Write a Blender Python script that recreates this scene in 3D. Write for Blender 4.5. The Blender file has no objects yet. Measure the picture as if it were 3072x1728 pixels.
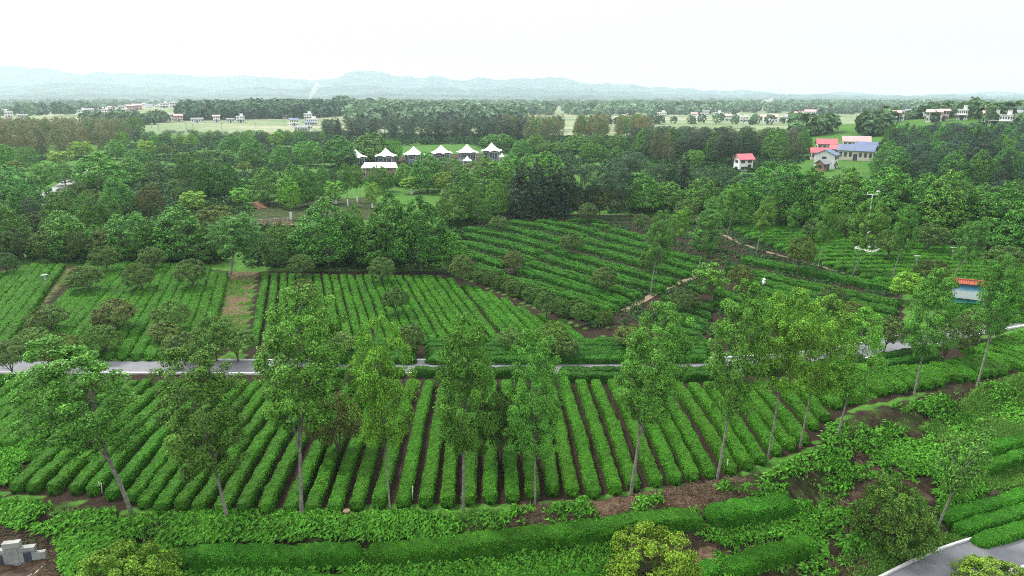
import bpy, bmesh, math, random
import numpy as np
from mathutils import Vector, Matrix

# ------------------------------------------------------------------ camera
S = bpy.context.scene
COL = S.collection
F = 2075.0                      # focal length in photograph pixels (3072 wide)
CAM_H = 23.0
PITCH = math.atan((864 - 286) / F)
cam_d = bpy.data.cameras.new("camera")
cam_d.sensor_width = 36.0
cam_d.lens = F * 36.0 / 3072.0
cam_d.clip_start = 0.5
cam_d.clip_end = 40000.0
cam = bpy.data.objects.new("camera", cam_d)
cam.location = (0, 0, CAM_H)
cam.rotation_euler = (math.radians(90) - PITCH, 0, 0)
COL.objects.link(cam)
S.camera = cam

# ------------------------------------------------------------------ light
SUN_EL, SUN_AZ = 52.0, -50.0    # degrees; azimuth from the view direction, towards the left
world = bpy.data.worlds.new("World")
S.world = world
world.use_nodes = True
wn, wl = world.node_tree.nodes, world.node_tree.links
wn.clear()
w_out = wn.new("ShaderNodeOutputWorld")
w_bg = wn.new("ShaderNodeBackground")
w_sky = wn.new("ShaderNodeTexSky")
w_sky.sky_type = 'NISHITA'
w_sky.sun_disc = False
w_sky.sun_elevation = math.radians(SUN_EL)
w_sky.sun_rotation = math.radians(SUN_AZ)
w_sky.air_density = 1.0
w_sky.dust_density = 6.0
w_sky.ozone_density = 1.0
w_tc = wn.new("ShaderNodeTexCoord")
w_sep = wn.new("ShaderNodeSeparateXYZ")
w_ramp = wn.new("ShaderNodeValToRGB")     # overcast cloud deck: brightest overhead
e = w_ramp.color_ramp.elements
e[0].position, e[0].color = 0.0, (0.965, 0.985, 1.0, 1)
e[1].position, e[1].color = 1.0, (1.0, 1.0, 1.0, 1)
w_rng = wn.new("ShaderNodeMapRange")
w_rng.inputs['From Min'].default_value = 0.0
w_rng.inputs['From Max'].default_value = 1.0
w_rng.inputs['To Min'].default_value = 5.35
w_rng.inputs['To Max'].default_value = 18.0
w_noise = wn.new("ShaderNodeTexNoise")
w_noise.inputs['Scale'].default_value = 3.0
w_noise.inputs['Detail'].default_value = 5.0
w_map = wn.new("ShaderNodeMapping")
w_map.inputs['Scale'].default_value = (1, 1, 5)
w_nr = wn.new("ShaderNodeMapRange")
w_nr.inputs['To Min'].default_value = 0.93
w_nr.inputs['To Max'].default_value = 1.07
w_m1 = wn.new("ShaderNodeMath"); w_m1.operation = 'MULTIPLY'
w_sc = wn.new("ShaderNodeVectorMath"); w_sc.operation = 'SCALE'
w_mix = wn.new("ShaderNodeMix"); w_mix.data_type = 'RGBA'
w_mix.inputs[0].default_value = 0.88
wl.new(w_tc.outputs['Generated'], w_sep.inputs[0])
wl.new(w_sep.outputs['Z'], w_rng.inputs['Value'])
wl.new(w_sep.outputs['Z'], w_ramp.inputs['Fac'])
wl.new(w_tc.outputs['Generated'], w_map.inputs['Vector'])
wl.new(w_map.outputs[0], w_noise.inputs['Vector'])
wl.new(w_noise.outputs['Fac'], w_nr.inputs['Value'])
wl.new(w_rng.outputs[0], w_m1.inputs[0])
wl.new(w_nr.outputs[0], w_m1.inputs[1])
wl.new(w_ramp.outputs['Color'], w_sc.inputs[0])
wl.new(w_m1.outputs[0], w_sc.inputs['Scale'])
wl.new(w_sky.outputs['Color'], w_mix.inputs['A'])
wl.new(w_sc.outputs['Vector'], w_mix.inputs['B'])
wl.new(w_mix.outputs['Result'], w_bg.inputs['Color'])
w_bg.inputs['Strength'].default_value = 0.1
wl.new(w_bg.outputs[0], w_out.inputs['Surface'])

sun_d = bpy.data.lights.new("sun", 'SUN')
sun_d.energy = 3.2
sun_d.angle = math.radians(10)
sun_d.color = (1.0, 0.96, 0.88)
sun = bpy.data.objects.new("sun", sun_d)
_el, _az = math.radians(SUN_EL), math.radians(SUN_AZ)
_dir = Vector((math.sin(_az) * math.cos(_el), math.cos(_az) * math.cos(_el), math.sin(_el)))
sun.rotation_euler = _dir.to_track_quat('Z', 'Y').to_euler()
sun.location = (0, 0, 300)
COL.objects.link(sun)

S.view_settings.view_transform = 'Standard'
S.view_settings.look = 'None'
S.view_settings.exposure = 0.66
S.view_settings.gamma = 1.0
S.cycles.max_bounces = 6
S.cycles.diffuse_bounces = 1
S.cycles.filter_width = 1.0
S.cycles.transmission_bounces = 3
S.cycles.transparent_max_bounces = 6
S.cycles.volume_bounces = 1
S.cycles.use_denoising = False
S.cycles.denoising_prefilter = 'ACCURATE'

rng = np.random.default_rng(7)
random.seed(7)

# ------------------------------------------------------------------ projection helpers
FWD = np.array([0, math.cos(PITCH), -math.sin(PITCH)])
UP = np.array([0, math.sin(PITCH), math.cos(PITCH)])
RT = np.array([1.0, 0, 0])
ORG = np.array([0, 0, CAM_H])

def ray(px, py):
    return RT * ((px - 1536) / F) + UP * ((864 - py) / F) + FWD

def at(px, py, z=0.0):
    """Point of the plane z under a photograph pixel."""
    d = ray(px, py)
    return ORG + d * ((z - CAM_H) / d[2])

def sstep(a, b, x):
    t = np.clip((x - a) / (b - a), 0, 1)
    return t * t * (3 - 2 * t)

EDGE_PX = [(-900, 1400), (-300, 1455), (40, 1490), (330, 1507), (430, 1535), (700, 1550), (1000, 1550), (1250, 1535), (1600, 1515),
           (1900, 1492), (2150, 1445), (2300, 1403), (2420, 1348), (2500, 1275), (2560, 1232), (2700, 1200), (2830, 1155),
           (2960, 1130), (3150, 1090), (3500, 1050)]
EDGE = np.array([at(*p)[:2] for p in EDGE_PX])

def edge_dist(x, y):
    """Signed distance to the edge of the field terrace, positive on the lower side."""
    x = np.asarray(x, float); y = np.asarray(y, float)
    best = np.full(x.shape, 1e9); sgn = np.ones(x.shape)
    for a, b in zip(EDGE[:-1], EDGE[1:]):
        ab = b - a
        t = np.clip(((x - a[0]) * ab[0] + (y - a[1]) * ab[1]) / (ab @ ab), 0, 1)
        dx, dy = x - a[0] - t * ab[0], y - a[1] - t * ab[1]
        d = np.hypot(dx, dy)
        s = np.where(ab[0] * (y - a[1]) - ab[1] * (x - a[0]) > 0, -1.0, 1.0)
        m = d < best
        best = np.where(m, d, best); sgn = np.where(m, s, sgn)
    return best * sgn

MOUNDS = [(at(110, 420), 3.0, 70), (at(2900, 440), 7.0, 70), (at(3300, 430), 8.0, 90), (at(640, 352), 8.0, 110), (at(900, 352), 6.0, 120),
          (at(1560, 440), 2.0, 60)]

def h(x, y):
    x = np.asarray(x, float); y = np.asarray(y, float)
    d = edge_dist(x, y)
    z = -(1.5 * sstep(0.4, 3.6, d) + 0.9 * sstep(6.2, 9.0, d) + 1.8 * sstep(9, 22, d))
    for c, a, r in MOUNDS:
        z = z + a * np.exp(-((x - c[0]) ** 2 + (y - c[1]) ** 2) / (2 * r * r))
    return z

def ground(px, py, dz=0.0):
    """Point of the terrain (raised by dz) under a photograph pixel."""
    d = ray(px, py)
    t0 = CAM_H / max(-d[2], 1e-4)
    ts = np.linspace(0.3, 1.6, 260) * t0
    P = ORG[None] + d[None] * ts[:, None]
    g = P[:, 2] - (h(P[:, 0], P[:, 1]) + dz)
    k = int(np.argmax(g < 0)) if (g < 0).any() else len(ts) - 1
    k = max(k, 1)
    f = g[k - 1] / (g[k - 1] - g[k] + 1e-9)
    return P[k - 1] + (P[k] - P[k - 1]) * f

def depth(P):
    return float((np.asarray(P) - ORG) @ FWD)

def span_height(P, py):
    """Height above P at which a vertical from P is seen at row py."""
    d = ray(1536, py)
    return CAM_H + d[2] * P[1] / d[1] - P[2]

def in_poly(x, y, poly):
    inside = np.zeros(x.shape, bool)
    n = len(poly)
    for i in range(n):
        x1, y1 = poly[i][:2]; x2, y2 = poly[(i + 1) % n][:2]
        c = ((y1 > y) != (y2 > y)) & (x < (x2 - x1) * (y - y1) / (y2 - y1 + 1e-12) + x1)
        inside ^= c
    return inside

ONES = ['', 'first', 'second', 'third', 'fourth', 'fifth', 'sixth', 'seventh', 'eighth', 'ninth', 'tenth', 'eleventh', 'twelfth',
        'thirteenth', 'fourteenth', 'fifteenth', 'sixteenth', 'seventeenth', 'eighteenth', 'nineteenth']
TENS = {2: ('twenty', 'twentieth'), 3: ('thirty', 'thirtieth'), 4: ('forty', 'fortieth'), 5: ('fifty', 'fiftieth')}
def nth(n):
    if n < 20: return ONES[n]
    t, o = divmod(n, 10)
    return TENS[t][1] if o == 0 else TENS[t][0] + '-' + ONES[o]

def nth_of(i, n, a='left', b='right'):
    """i counted from 0 among n, counted from the nearer end."""
    if n == 1: return 'the only one'
    if i <= (n - 1) / 2:
        return f'{nth(i + 1)} from the {a}' if i else f'outermost on the {a}'
    j = n - i
    return f'{nth(j)} from the {b}' if j > 1 else f'outermost on the {b}'

# ------------------------------------------------------------------ materials
def new_mat(name):
    m = bpy.data.materials.new(name); m.use_nodes = True
    nt = m.node_tree; nt.nodes.clear()
    out = nt.nodes.new("ShaderNodeOutputMaterial")
    return m, nt.nodes, nt.links, out

def plain(name, col, rough=0.7, var=0.15, scale=2.0, metallic=0.0, bump=0.0):
    m, n, l, out = new_mat(name)
    b = n.new("ShaderNodeBsdfPrincipled")
    b.inputs['Roughness'].default_value = rough
    b.inputs['Metallic'].default_value = metallic
    tc = n.new("ShaderNodeTexCoord")
    nz = n.new("ShaderNodeTexNoise"); nz.inputs['Scale'].default_value = scale; nz.inputs['Detail'].default_value = 6
    l.new(tc.outputs['Object'], nz.inputs['Vector'])
    r = n.new("ShaderNodeValToRGB")
    r.color_ramp.elements[0].position = 0.3; r.color_ramp.elements[1].position = 0.7
    r.color_ramp.elements[0].color = tuple(c * (1 - var) for c in col) + (1,)
    r.color_ramp.elements[1].color = tuple(min(1, c * (1 + var)) for c in col) + (1,)
    l.new(nz.outputs['Fac'], r.inputs['Fac'])
    l.new(r.outputs['Color'], b.inputs['Base Color'])
    if bump:
        bp = n.new("ShaderNodeBump"); bp.inputs['Strength'].default_value = bump; bp.inputs['Distance'].default_value = 0.05
        l.new(nz.outputs['Fac'], bp.inputs['Height']); l.new(bp.outputs[0], b.inputs['Normal'])
    l.new(b.outputs[0], out.inputs['Surface'])
    return m

def foliage_mat(name, trans=0.3, lo=0.5, hi=1.5, vary=0.10, spec=0.1, rough=0.6):
    """Leaves: the species' colour sits on the object, each leaf has its own tint."""
    m, n, l, out = new_mat(name)
    oi = n.new("ShaderNodeObjectInfo")
    at_ = n.new("ShaderNodeAttribute"); at_.attribute_name = "tint"
    mr = n.new("ShaderNodeMapRange"); mr.inputs['To Min'].default_value = lo; mr.inputs['To Max'].default_value = hi
    l.new(at_.outputs['Fac'], mr.inputs['Value'])
    sc = n.new("ShaderNodeVectorMath"); sc.operation = 'SCALE'
    l.new(oi.outputs['Color'], sc.inputs[0]); l.new(mr.outputs[0], sc.inputs['Scale'])
    hs = n.new("ShaderNodeHueSaturation")
    h1 = n.new("ShaderNodeMapRange"); h1.inputs['To Min'].default_value = 0.5 - vary * 0.22; h1.inputs['To Max'].default_value = 0.5 + vary * 0.12
    l.new(oi.outputs['Random'], h1.inputs['Value']); l.new(h1.outputs[0], hs.inputs['Hue'])
    h2 = n.new("ShaderNodeMapRange"); h2.inputs['To Min'].default_value = 1 - vary * 1.5; h2.inputs['To Max'].default_value = 1 + vary * 1.5
    mm = n.new("ShaderNodeMath"); mm.operation = 'FRACT'
    mk = n.new("ShaderNodeMath"); mk.operation = 'MULTIPLY'; mk.inputs[1].default_value = 7.31
    l.new(oi.outputs['Random'], mk.inputs[0]); l.new(mk.outputs[0], mm.inputs[0])
    l.new(mm.outputs[0], h2.inputs['Value']); l.new(h2.outputs[0], hs.inputs['Value'])
    l.new(sc.outputs['Vector'], hs.inputs['Color'])
    b = n.new("ShaderNodeBsdfPrincipled"); b.inputs['Roughness'].default_value = rough
    b.inputs['Specular IOR Level'].default_value = spec
    l.new(hs.outputs['Color'], b.inputs['Base Color'])
    tr = n.new("ShaderNodeBsdfTranslucent")
    l.new(hs.outputs['Color'], tr.inputs['Color'])
    mx = n.new("ShaderNodeMixShader"); mx.inputs[0].default_value = trans
    l.new(b.outputs[0], mx.inputs[1]); l.new(tr.outputs[0], mx.inputs[2])
    l.new(mx.outputs[0], out.inputs['Surface'])
    return m

M_LEAF = foliage_mat("leaves", trans=0.16, lo=0.22, hi=1.75, vary=0.07, spec=0.22, rough=0.5)
M_TEA = foliage_mat("tea_leaves", trans=0.10, lo=0.35, hi=1.65, vary=0.012, spec=0.05, rough=0.6)
M_FERN = foliage_mat("fern_leaves", trans=0.2, lo=0.4, hi=1.6, vary=0.0)
M_BARK = plain("pale_bark", (0.19, 0.185, 0.155), 0.9, 0.45, 3.0, bump=0.4)
M_DBARK = plain("dark_bark", (0.09, 0.075, 0.055), 0.9, 0.35, 3.0)
M_LIME = plain("lime_wash", (0.75, 0.76, 0.74), 0.9, 0.1)
M_ROAD = plain("asphalt", (0.135, 0.14, 0.155), 0.85, 0.12, 1.2)
M_KERB = plain("white_kerb", (0.50, 0.51, 0.50), 0.8, 0.18, 1.5)
M_PATH = plain("concrete_path", (0.22, 0.23, 0.22), 0.85, 0.15, 0.6)
M_WALL = plain("white_render", (0.74, 0.74, 0.72), 0.85, 0.10, 0.6)
M_CREAM = plain("cream_render", (0.62, 0.57, 0.47), 0.85, 0.1, 0.6)
M_PINK = plain("pink_render", (0.60, 0.42, 0.40), 0.85, 0.12, 0.6)
M_BRICK = plain("brown_brick", (0.34, 0.21, 0.14), 0.85, 0.2, 1.5)
M_GLASS = plain("dark_window", (0.05, 0.06, 0.075), 0.2, 0.2, 1.0)
M_RED = plain("red_tin_roof", (0.50, 0.12, 0.145), 0.55, 0.14, 0.8)
M_PALERED = plain("faded_red_roof", (0.60, 0.33, 0.32), 0.7, 0.15, 0.8)
M_BLUE = plain("blue_tile_roof", (0.10, 0.14, 0.24), 0.6, 0.15, 0.8)
M_GREY = plain("grey_tile_roof", (0.20, 0.21, 0.23), 0.75, 0.2, 0.8)
M_CANVAS = plain("white_canvas", (0.80, 0.80, 0.76), 0.75, 0.05, 0.8)
M_WHITE = plain("white_paint", (0.80, 0.80, 0.80), 0.5, 0.04)
M_CLAD = plain("grey_blue_boards", (0.17, 0.21, 0.25), 0.7, 0.2, 1.5)
M_CONC = plain("weathered_concrete", (0.27, 0.285, 0.265), 0.9, 0.3, 1.4, bump=0.3)
M_STONE = plain("dark_stone_panel", (0.05, 0.06, 0.085), 0.4, 0.3, 2.0)
M_SOIL = plain("dug_soil", (0.055, 0.036, 0.024), 1.0, 0.5, 4.0, bump=0.5)
M_WOOD = plain("brown_timber", (0.22, 0.11, 0.06), 0.8, 0.25, 2.0)
M_TERRA = plain("terracotta_tiles", (0.30, 0.07, 0.035), 0.7, 0.2, 2.0)
M_METAL = plain("grey_metal", (0.35, 0.37, 0.38), 0.45, 0.1, 1.0, 0.5)
M_PANEL = plain("solar_glass", (0.32, 0.36, 0.38), 0.25, 0.15, 1.0)
M_STRAW = plain("dry_stalks", (0.17, 0.125, 0.08), 0.9, 0.3, 3.0)

# ------------------------------------------------------------------ mesh helpers
def mesh_np(name, V, Q, mats, midx=None, tint=None, smooth=False):
    V = np.ascontiguousarray(V, np.float32); Q = np.ascontiguousarray(Q, np.int32)
    me = bpy.data.meshes.new(name)
    me.vertices.add(len(V)); me.vertices.foreach_set("co", V.ravel())
    me.loops.add(len(Q) * 4); me.loops.foreach_set("vertex_index", Q.ravel())
    me.polygons.add(len(Q))
    me.polygons.foreach_set("loop_start", np.arange(0, len(Q) * 4, 4, dtype=np.int32))
    for m in mats: me.materials.append(m)
    if midx is not None: me.polygons.foreach_set("material_index", np.ascontiguousarray(midx, np.int32))
    if smooth is not None:
        s = np.full(len(Q), bool(smooth)) if isinstance(smooth, bool) else np.asarray(smooth, bool)
        me.polygons.foreach_set("use_smooth", s)
    if tint is not None:
        a = me.attributes.new("tint", 'FLOAT', 'POINT')
        a.data.foreach_set("value", np.ascontiguousarray(tint, np.float32))
    me.update(calc_edges=True)
    return me

def link(name, me, parent=None, loc=None, color=None):
    o = bpy.data.objects.new(name, me)
    COL.objects.link(o)
    if parent is not None: o.parent = parent
    if loc is not None: o.location = loc
    if color is not None: o.color = tuple(color) + (1.0,)
    return o

def tag(o, label=None, cat=None, group=None, kind=None):
    if label: o['label'] = label
    if cat: o['category'] = cat
    if group: o['group'] = group
    if kind: o['kind'] = kind
    return o

def empty(name, loc, rz=0.0):
    o = bpy.data.objects.new(name, None)
    o.empty_display_size = 0.5
    o.location = loc; o.rotation_euler = (0, 0, rz)
    COL.objects.link(o)
    return o

class MB:
    """Collects boxes, prisms and tubes and links them as one mesh object."""
    def __init__(self): self.bm = bmesh.new()
    def box(self, c, s, rz=0.0, taper=1.0):
        r = bmesh.ops.create_cube(self.bm, size=1.0)
        for v in r['verts']:
            k = taper if v.co.z > 0 else 1.0
            v.co = Vector((v.co.x * s[0] * k, v.co.y * s[1] * k, v.co.z * s[2]))
        bmesh.ops.rotate(self.bm, verts=r['verts'], matrix=Matrix.Rotation(rz, 3, 'Z'))
        bmesh.ops.translate(self.bm, verts=r['verts'], vec=c)
        return self
    def tube(self, a, b, r0, r1=None, n=8):
        a, b = Vector(a), Vector(b); r1 = r0 if r1 is None else r1
        d = b - a
        r = bmesh.ops.create_cone(self.bm, cap_ends=True, segments=n, radius1=r0, radius2=max(r1, 1e-4), depth=d.length)
        bmesh.ops.rotate(self.bm, verts=r['verts'], matrix=d.to_track_quat('Z', 'Y').to_matrix())
        bmesh.ops.translate(self.bm, verts=r['verts'], vec=(a + b) / 2)
        return self
    def poly(self, verts, faces):
        vs = [self.bm.verts.new(v) for v in verts]
        for f in faces: self.bm.faces.new([vs[i] for i in f])
        return self
    def build(self, name, mat, parent=None, loc=None, smooth=False, bevel=0.0):
        if bevel:
            bmesh.ops.bevel(self.bm, geom=list(self.bm.edges), offset=bevel, segments=2, affect='EDGES', profile=0.6)
        bmesh.ops.recalc_face_normals(self.bm, faces=self.bm.faces)
        me = bpy.data.meshes.new(name)
        self.bm.to_mesh(me); self.bm.free()
        me.materials.append(mat)
        if smooth:
            for p in me.polygons: p.use_smooth = True
        return link(name, me, parent, loc)

def unit(v):
    return v / (np.linalg.norm(v, axis=-1, keepdims=True) + 1e-9)

def leaf_quads(P, N, size, r, aspect=0.6):
    """One folded diamond leaf per point."""
    n = len(P)
    a = unit(np.cross(N, r.normal(size=(n, 3))))
    b = np.cross(N, a)
    L = (size * r.uniform(0.65, 1.35, n))[:, None]
    V = np.empty((n, 4, 3))
    V[:, 0] = P - a * L * 0.5
    V[:, 1] = P + b * L * 0.5 * aspect + N * L * 0.12
    V[:, 2] = P + a * L * 0.5 - N * L * 0.10
    V[:, 3] = P - b * L * 0.5 * aspect + N * L * 0.12
    Q = np.arange(n * 4).reshape(n, 4)
    return V.reshape(-1, 3), Q

def tube_np(pts, rad, k=6):
    pts = np.asarray(pts, float); rad = np.asarray(rad, float)
    t = unit(np.gradient(pts, axis=0))
    ref = np.array([0.31, 0.95, 0.05])
    a = unit(np.cross(t, ref)); b = np.cross(t, a)
    th = np.linspace(0, 2 * np.pi, k, endpoint=False)
    ring = np.cos(th)[None, :, None] * a[:, None] + np.sin(th)[None, :, None] * b[:, None]
    V = (pts[:, None] + ring * rad[:, None, None]).reshape(-1, 3)
    m = len(pts)
    i = np.arange(m - 1)[:, None] * k; j = np.arange(k)[None]; j2 = (j + 1) % k
    Q = np.stack([i + j, i + j2, i + k + j2, i + k + j], -1).reshape(-1, 4)
    return V, Q

def merge(parts):
    Vs, Qs, o = [], [], 0
    for V, Q in parts:
        Vs.append(V); Qs.append(Q + o); o += len(V)
    return np.concatenate(Vs), np.concatenate(Qs)

# ------------------------------------------------------------------ tree prototypes
def prof(kind, t):
    if kind == 'tall':  return np.clip(np.sin(np.pi * (0.10 + 0.86 * t ** 0.9)), 0, 1) ** 0.62
    if kind == 'cone':  return np.clip(1 - np.clip(t, 0, 1) ** 1.9, 0, 1) ** 0.72 * sstep(-0.16, 0.14, t)
    if kind == 'dome':  return np.clip(1 - (np.clip((t - 0.22) / 0.80, -0.9, 1)) ** 2, 0, 1) ** 0.5 * np.where(t < 0.22, 0.72 + 0.28 * t / 0.22, 1)
    if kind == 'egg':   return np.clip(np.sin(np.pi * (0.12 + 0.84 * t)), 0, 1) ** 0.55
    if kind == 'spire': return (np.clip(1 - t, 0, 1) ** 0.9) * sstep(-0.08, 0.1, t) + 0.03
    return np.ones_like(t)

def make_tree(name, seed, H, W, z0, pk, ncl, nleaf, cr, leaf, shell=0.55, limbs=5, fork=0.5, tr=0.14, bark=None, open_=0.0, lean=0.3,
              up=0.45, flat=0.75, aspect=0.6, hang=0.0, lobes=0.14):
    """Returns (trunk mesh, crown mesh, width, height); tapered limbs, leaves gathered in clumps at the ends of the branches."""
    r = np.random.default_rng(seed)
    zb = H * z0
    # clump centres, spread by height
    n = ncl
    t = np.sort(r.uniform(0, 1, n * 6)); w = prof(pk, t) ** 1.3 + 0.05
    t = r.choice(t, n, p=w / w.sum(), replace=False)
    th = np.arange(n) * 2.39996 + r.uniform(0, 0.9, n)
    ph = r.uniform(0, 6.28, 4)
    lobe = 1 + lobes * (np.sin(2 * th + ph[0] + 3 * t) + 0.7 * np.sin(3 * th + ph[1] - 5 * t) + 0.5 * np.sin(5 * th + ph[2]))
    rr = (shell + (1 - shell) * np.sqrt(r.uniform(0, 1, n))) * prof(pk, t) * np.clip(lobe, 0.45, 1.4)
    rr *= np.where(r.uniform(0, 1, n) < 0.16, r.uniform(0.3, 0.8, n), 1)
    ax = np.array([r.normal() * lean, r.normal() * lean])
    R = (W / 2 - cr * 0.25) * 1.06
    C = np.stack([np.cos(th) * rr * R, np.sin(th) * rr * R, zb + (H - zb - cr * 0.35) * t], 1)
    C[:, :2] += ax * ((C[:, 2:3] / H) ** 1.5)
    crv = cr * r.uniform(0.65, 1.3, n) * (0.6 + 0.4 * prof(pk, t))
    # leaves
    k = nleaf
    D = unit(r.normal(size=(n, k, 3)) + np.array([0, 0, 0.35 - hang]))
    rad = crv[:, None] * r.uniform(0.35, 1.0, (n, k)) ** 0.6
    off = D * rad[..., None]; off[..., 2] *= flat
    off[..., 2] -= hang * rad * 0.6
    P = (C[:, None] + off).reshape(-1, 3)
    axis = np.stack([ax[0] * (P[:, 2] / H), ax[1] * (P[:, 2] / H), zb + (P[:, 2] - zb) * 0.55], 1)
    N = unit(D.reshape(-1, 3) * 0.65 + unit(P - axis) * 0.45 + np.array([0, 0, up]) + r.normal(size=P.shape) * 0.42)
    ct = r.uniform(0, 1, n)
    tint = np.clip(0.20 + 0.36 * np.repeat(ct, k) + r.normal(0, 0.22, n * k) + 0.1, 0, 1.4)
    if open_:
        keep = r.uniform(0, 1, n * k) > open_ * np.repeat(r.uniform(0, 1, n), k)
        P, N, tint = P[keep], N[keep], tint[keep]
    V, Q = leaf_quads(P, N, leaf, r, aspect)
    crown = mesh_np(name + "_crown", V, Q, [M_LEAF], tint=np.repeat(tint, 4))
    # wood
    parts = []
    zf = zb * fork if limbs > 1 else H * 0.9
    m = 7
    s = np.linspace(0, 1, m)
    wob = np.cumsum(r.normal(0, 0.05, (m, 2)), 0) * H * 0.012; wob -= wob[0]
    if limbs > 1:
        trunk = np.stack([wob[:, 0] + ax[0] * (s * zf / H) ** 1.5, wob[:, 1] + ax[1] * (s * zf / H) ** 1.5, s * zf], 1)
        parts.append(tube_np(np.vstack([[trunk[0] + [0, 0, -0.8]], trunk]), np.concatenate([[tr * 1.5], tr * (1.25 - 0.35 * s)]), 8))
        j0 = trunk[-1]
        tips = []
        for i in range(limbs):
            c = C[np.argmin(np.abs(np.arctan2(np.sin(th - i * 6.283 / limbs), np.cos(th - i * 6.283 / limbs))) + np.abs(t - r.uniform(0.45, 0.9)) * 2)]
            e_ = j0 + (c - j0) * np.array([0.72, 0.72, 0.92])
            mid = j0 + (e_ - j0) * 0.45 + np.array([-(e_ - j0)[0] * 0.16, -(e_ - j0)[1] * 0.16, 0.02 * H])
            q = np.linspace(0, 1, 6)[:, None]
            pts = (1 - q) ** 2 * j0 + 2 * q * (1 - q) * mid + q ** 2 * e_
            parts.append(tube_np(pts, tr * (0.62 - 0.5 * q[:, 0]), 6)); tips.append(pts)
        B = np.concatenate(tips)
    else:
        trunk = np.stack([wob[:, 0] + ax[0] * s ** 1.5, wob[:, 1] + ax[1] * s ** 1.5, s * zf], 1)
        parts.append(tube_np(np.vstack([[trunk[0] + [0, 0, -0.8]], trunk]), np.concatenate([[tr * 1.4], tr * (1.2 - 1.05 * s)]), 8))
        B = trunk[2:]
    for c in C[:: max(1, n // 40)]:
        b = B[np.argmin(((B - c) ** 2).sum(1) + np.maximum(B[:, 2] - c[2] + 0.3, 0) * 30)]
        q = np.linspace(0, 1, 4)[:, None]
        pts = b + (c - b) * q + np.array([0, 0, 1]) * (q * (1 - q)) * 0.12 * np.linalg.norm(c - b)
        parts.append(tube_np(pts, tr * (0.22 - 0.14 * q[:, 0]), 4))
    TV, TQ = merge(parts)
    wood = mesh_np(name + "_wood", TV, TQ, [bark or M_BARK], smooth=True)
    return dict(wood=wood, crown=crown, W=W, H=H)

def merged(p, name):
    """The same tree as one mesh, for trees too far off to show their parts."""
    def grab(me):
        V = np.empty(len(me.vertices) * 3, np.float32); me.vertices.foreach_get("co", V)
        L = np.empty(len(me.loops), np.int32); me.loops.foreach_get("vertex_index", L)
        return V.reshape(-1, 3), L.reshape(-1, 4)
    V1, Q1 = grab(p['wood']); V2, Q2 = grab(p['crown'])
    tn = np.empty(len(V2), np.float32); p['crown'].attributes['tint'].data.foreach_get("value", tn)
    V, Q = merge([(V1, Q1), (V2, Q2)])
    mi = np.concatenate([np.zeros(len(Q1)), np.ones(len(Q2))])
    return mesh_np(name, V, Q, [p['wood'].materials[0], M_LEAF], mi, np.concatenate([np.zeros(len(V1)), tn]))

PROTO = {}
PROTO['T'] = [make_tree("tall_tree", 100 + i, 12.0, 4.8, [0.36, 0.29, 0.42, 0.38, 0.32, 0.44][i], 'tall', 180, 170, 0.50, 0.138, shell=0.35, limbs=[5, 6, 4, 7, 5, 6][i], fork=[0.8, 1.0, 0.7, 0.9, 1.05, 0.85][i],
                        tr=[0.095, 0.08, 0.10, 0.07, 0.09, 0.075][i], open_=0.42, lean=[0.5, 0.2, 0.7, 0.3, 0.5, 0.3][i], lobes=0.2) for i in range(6)]
PROTO['t'] = [make_tree("slender_tree", 140 + i, 10.0, 3.8, 0.42, 'tall', 90, 60, 0.55, 0.22, shell=0.4, limbs=4, fork=0.8, tr=0.11, open_=0.5) for i in range(3)]
PROTO['G'] = [make_tree("leafy_tree", 200 + i, 10.0, 7.0, [0.10, 0.14, 0.08, 0.16][i], ['cone', 'cone', 'egg', 'cone'][i], 330, 44, 0.60, 0.25, shell=0.78, limbs=4, fork=0.8, tr=0.15,
                        open_=0.2, lobes=0.10) for i in range(4)]
PROTO['Y'] = [make_tree("young_tree", 300 + i, 7.0, 3.6, [0.2, 0.3][i], 'egg', 110, 55, 0.42, 0.2, shell=0.55, limbs=4, fork=0.9, tr=0.1, open_=0.3) for i in range(2)]
PROTO['O'] = [make_tree("round_tree", 400 + i, 4.4, 4.0, [0.36, 0.40, 0.34, 0.42][i], 'dome', 210, 60, 0.30, 0.125, shell=0.8, limbs=[6, 5, 7, 4][i], fork=[0.35, 0.5, 0.25, 0.6][i],
                        tr=0.09, bark=M_DBARK, open_=0.1, lean=0.12, lobes=0.07) for i in range(4)]
PROTO['S'] = [make_tree("leafy_shrub", 500 + i, 3.2, 3.8, 0.02, 'dome', 230, 75, 0.32, 0.115, shell=0.72, limbs=5, fork=1.0, tr=0.07, bark=M_DBARK, open_=0.2, lean=0.1) for i in range(3)]
PROTO['C'] = [make_tree("conifer_tree", 600 + i, 13.0, 5.4, 0.04, 'spire' if i else 'cone', 230, 44, 0.62, 0.34, shell=0.6, limbs=1, tr=0.2, bark=M_DBARK, up=0.3, flat=0.5, aspect=0.32,
                        hang=0.35, lean=0.1) for i in range(3)]
PROTO['P'] = [make_tree("pine_tree", 700 + i, 11.0, 7.0, 0.30, 'egg', 95, 80, 0.95, 0.32, shell=0.5, limbs=4, fork=0.9, tr=0.17, bark=M_DBARK, flat=0.55, aspect=0.3, lobes=0.25) for i in range(3)]
PROTO['B'] = [make_tree("bamboo_clump", 800 + i, 13.0, 6.2, 0.03, 'tall', 170, 60, 0.8, 0.42, shell=0.35, limbs=9, fork=0.1, tr=0.07, aspect=0.22, hang=0.45, flat=1.2, open_=0.6, lean=0.8,
                        lobes=0.25) for i in range(3)]
NAMES = dict(T='tall_tree', t='slender_tree', G='leafy_tree', Y='young_tree', O='round_tree', S='leafy_shrub', C='conifer_tree', P='pine_tree', B='bamboo_clump')
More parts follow.
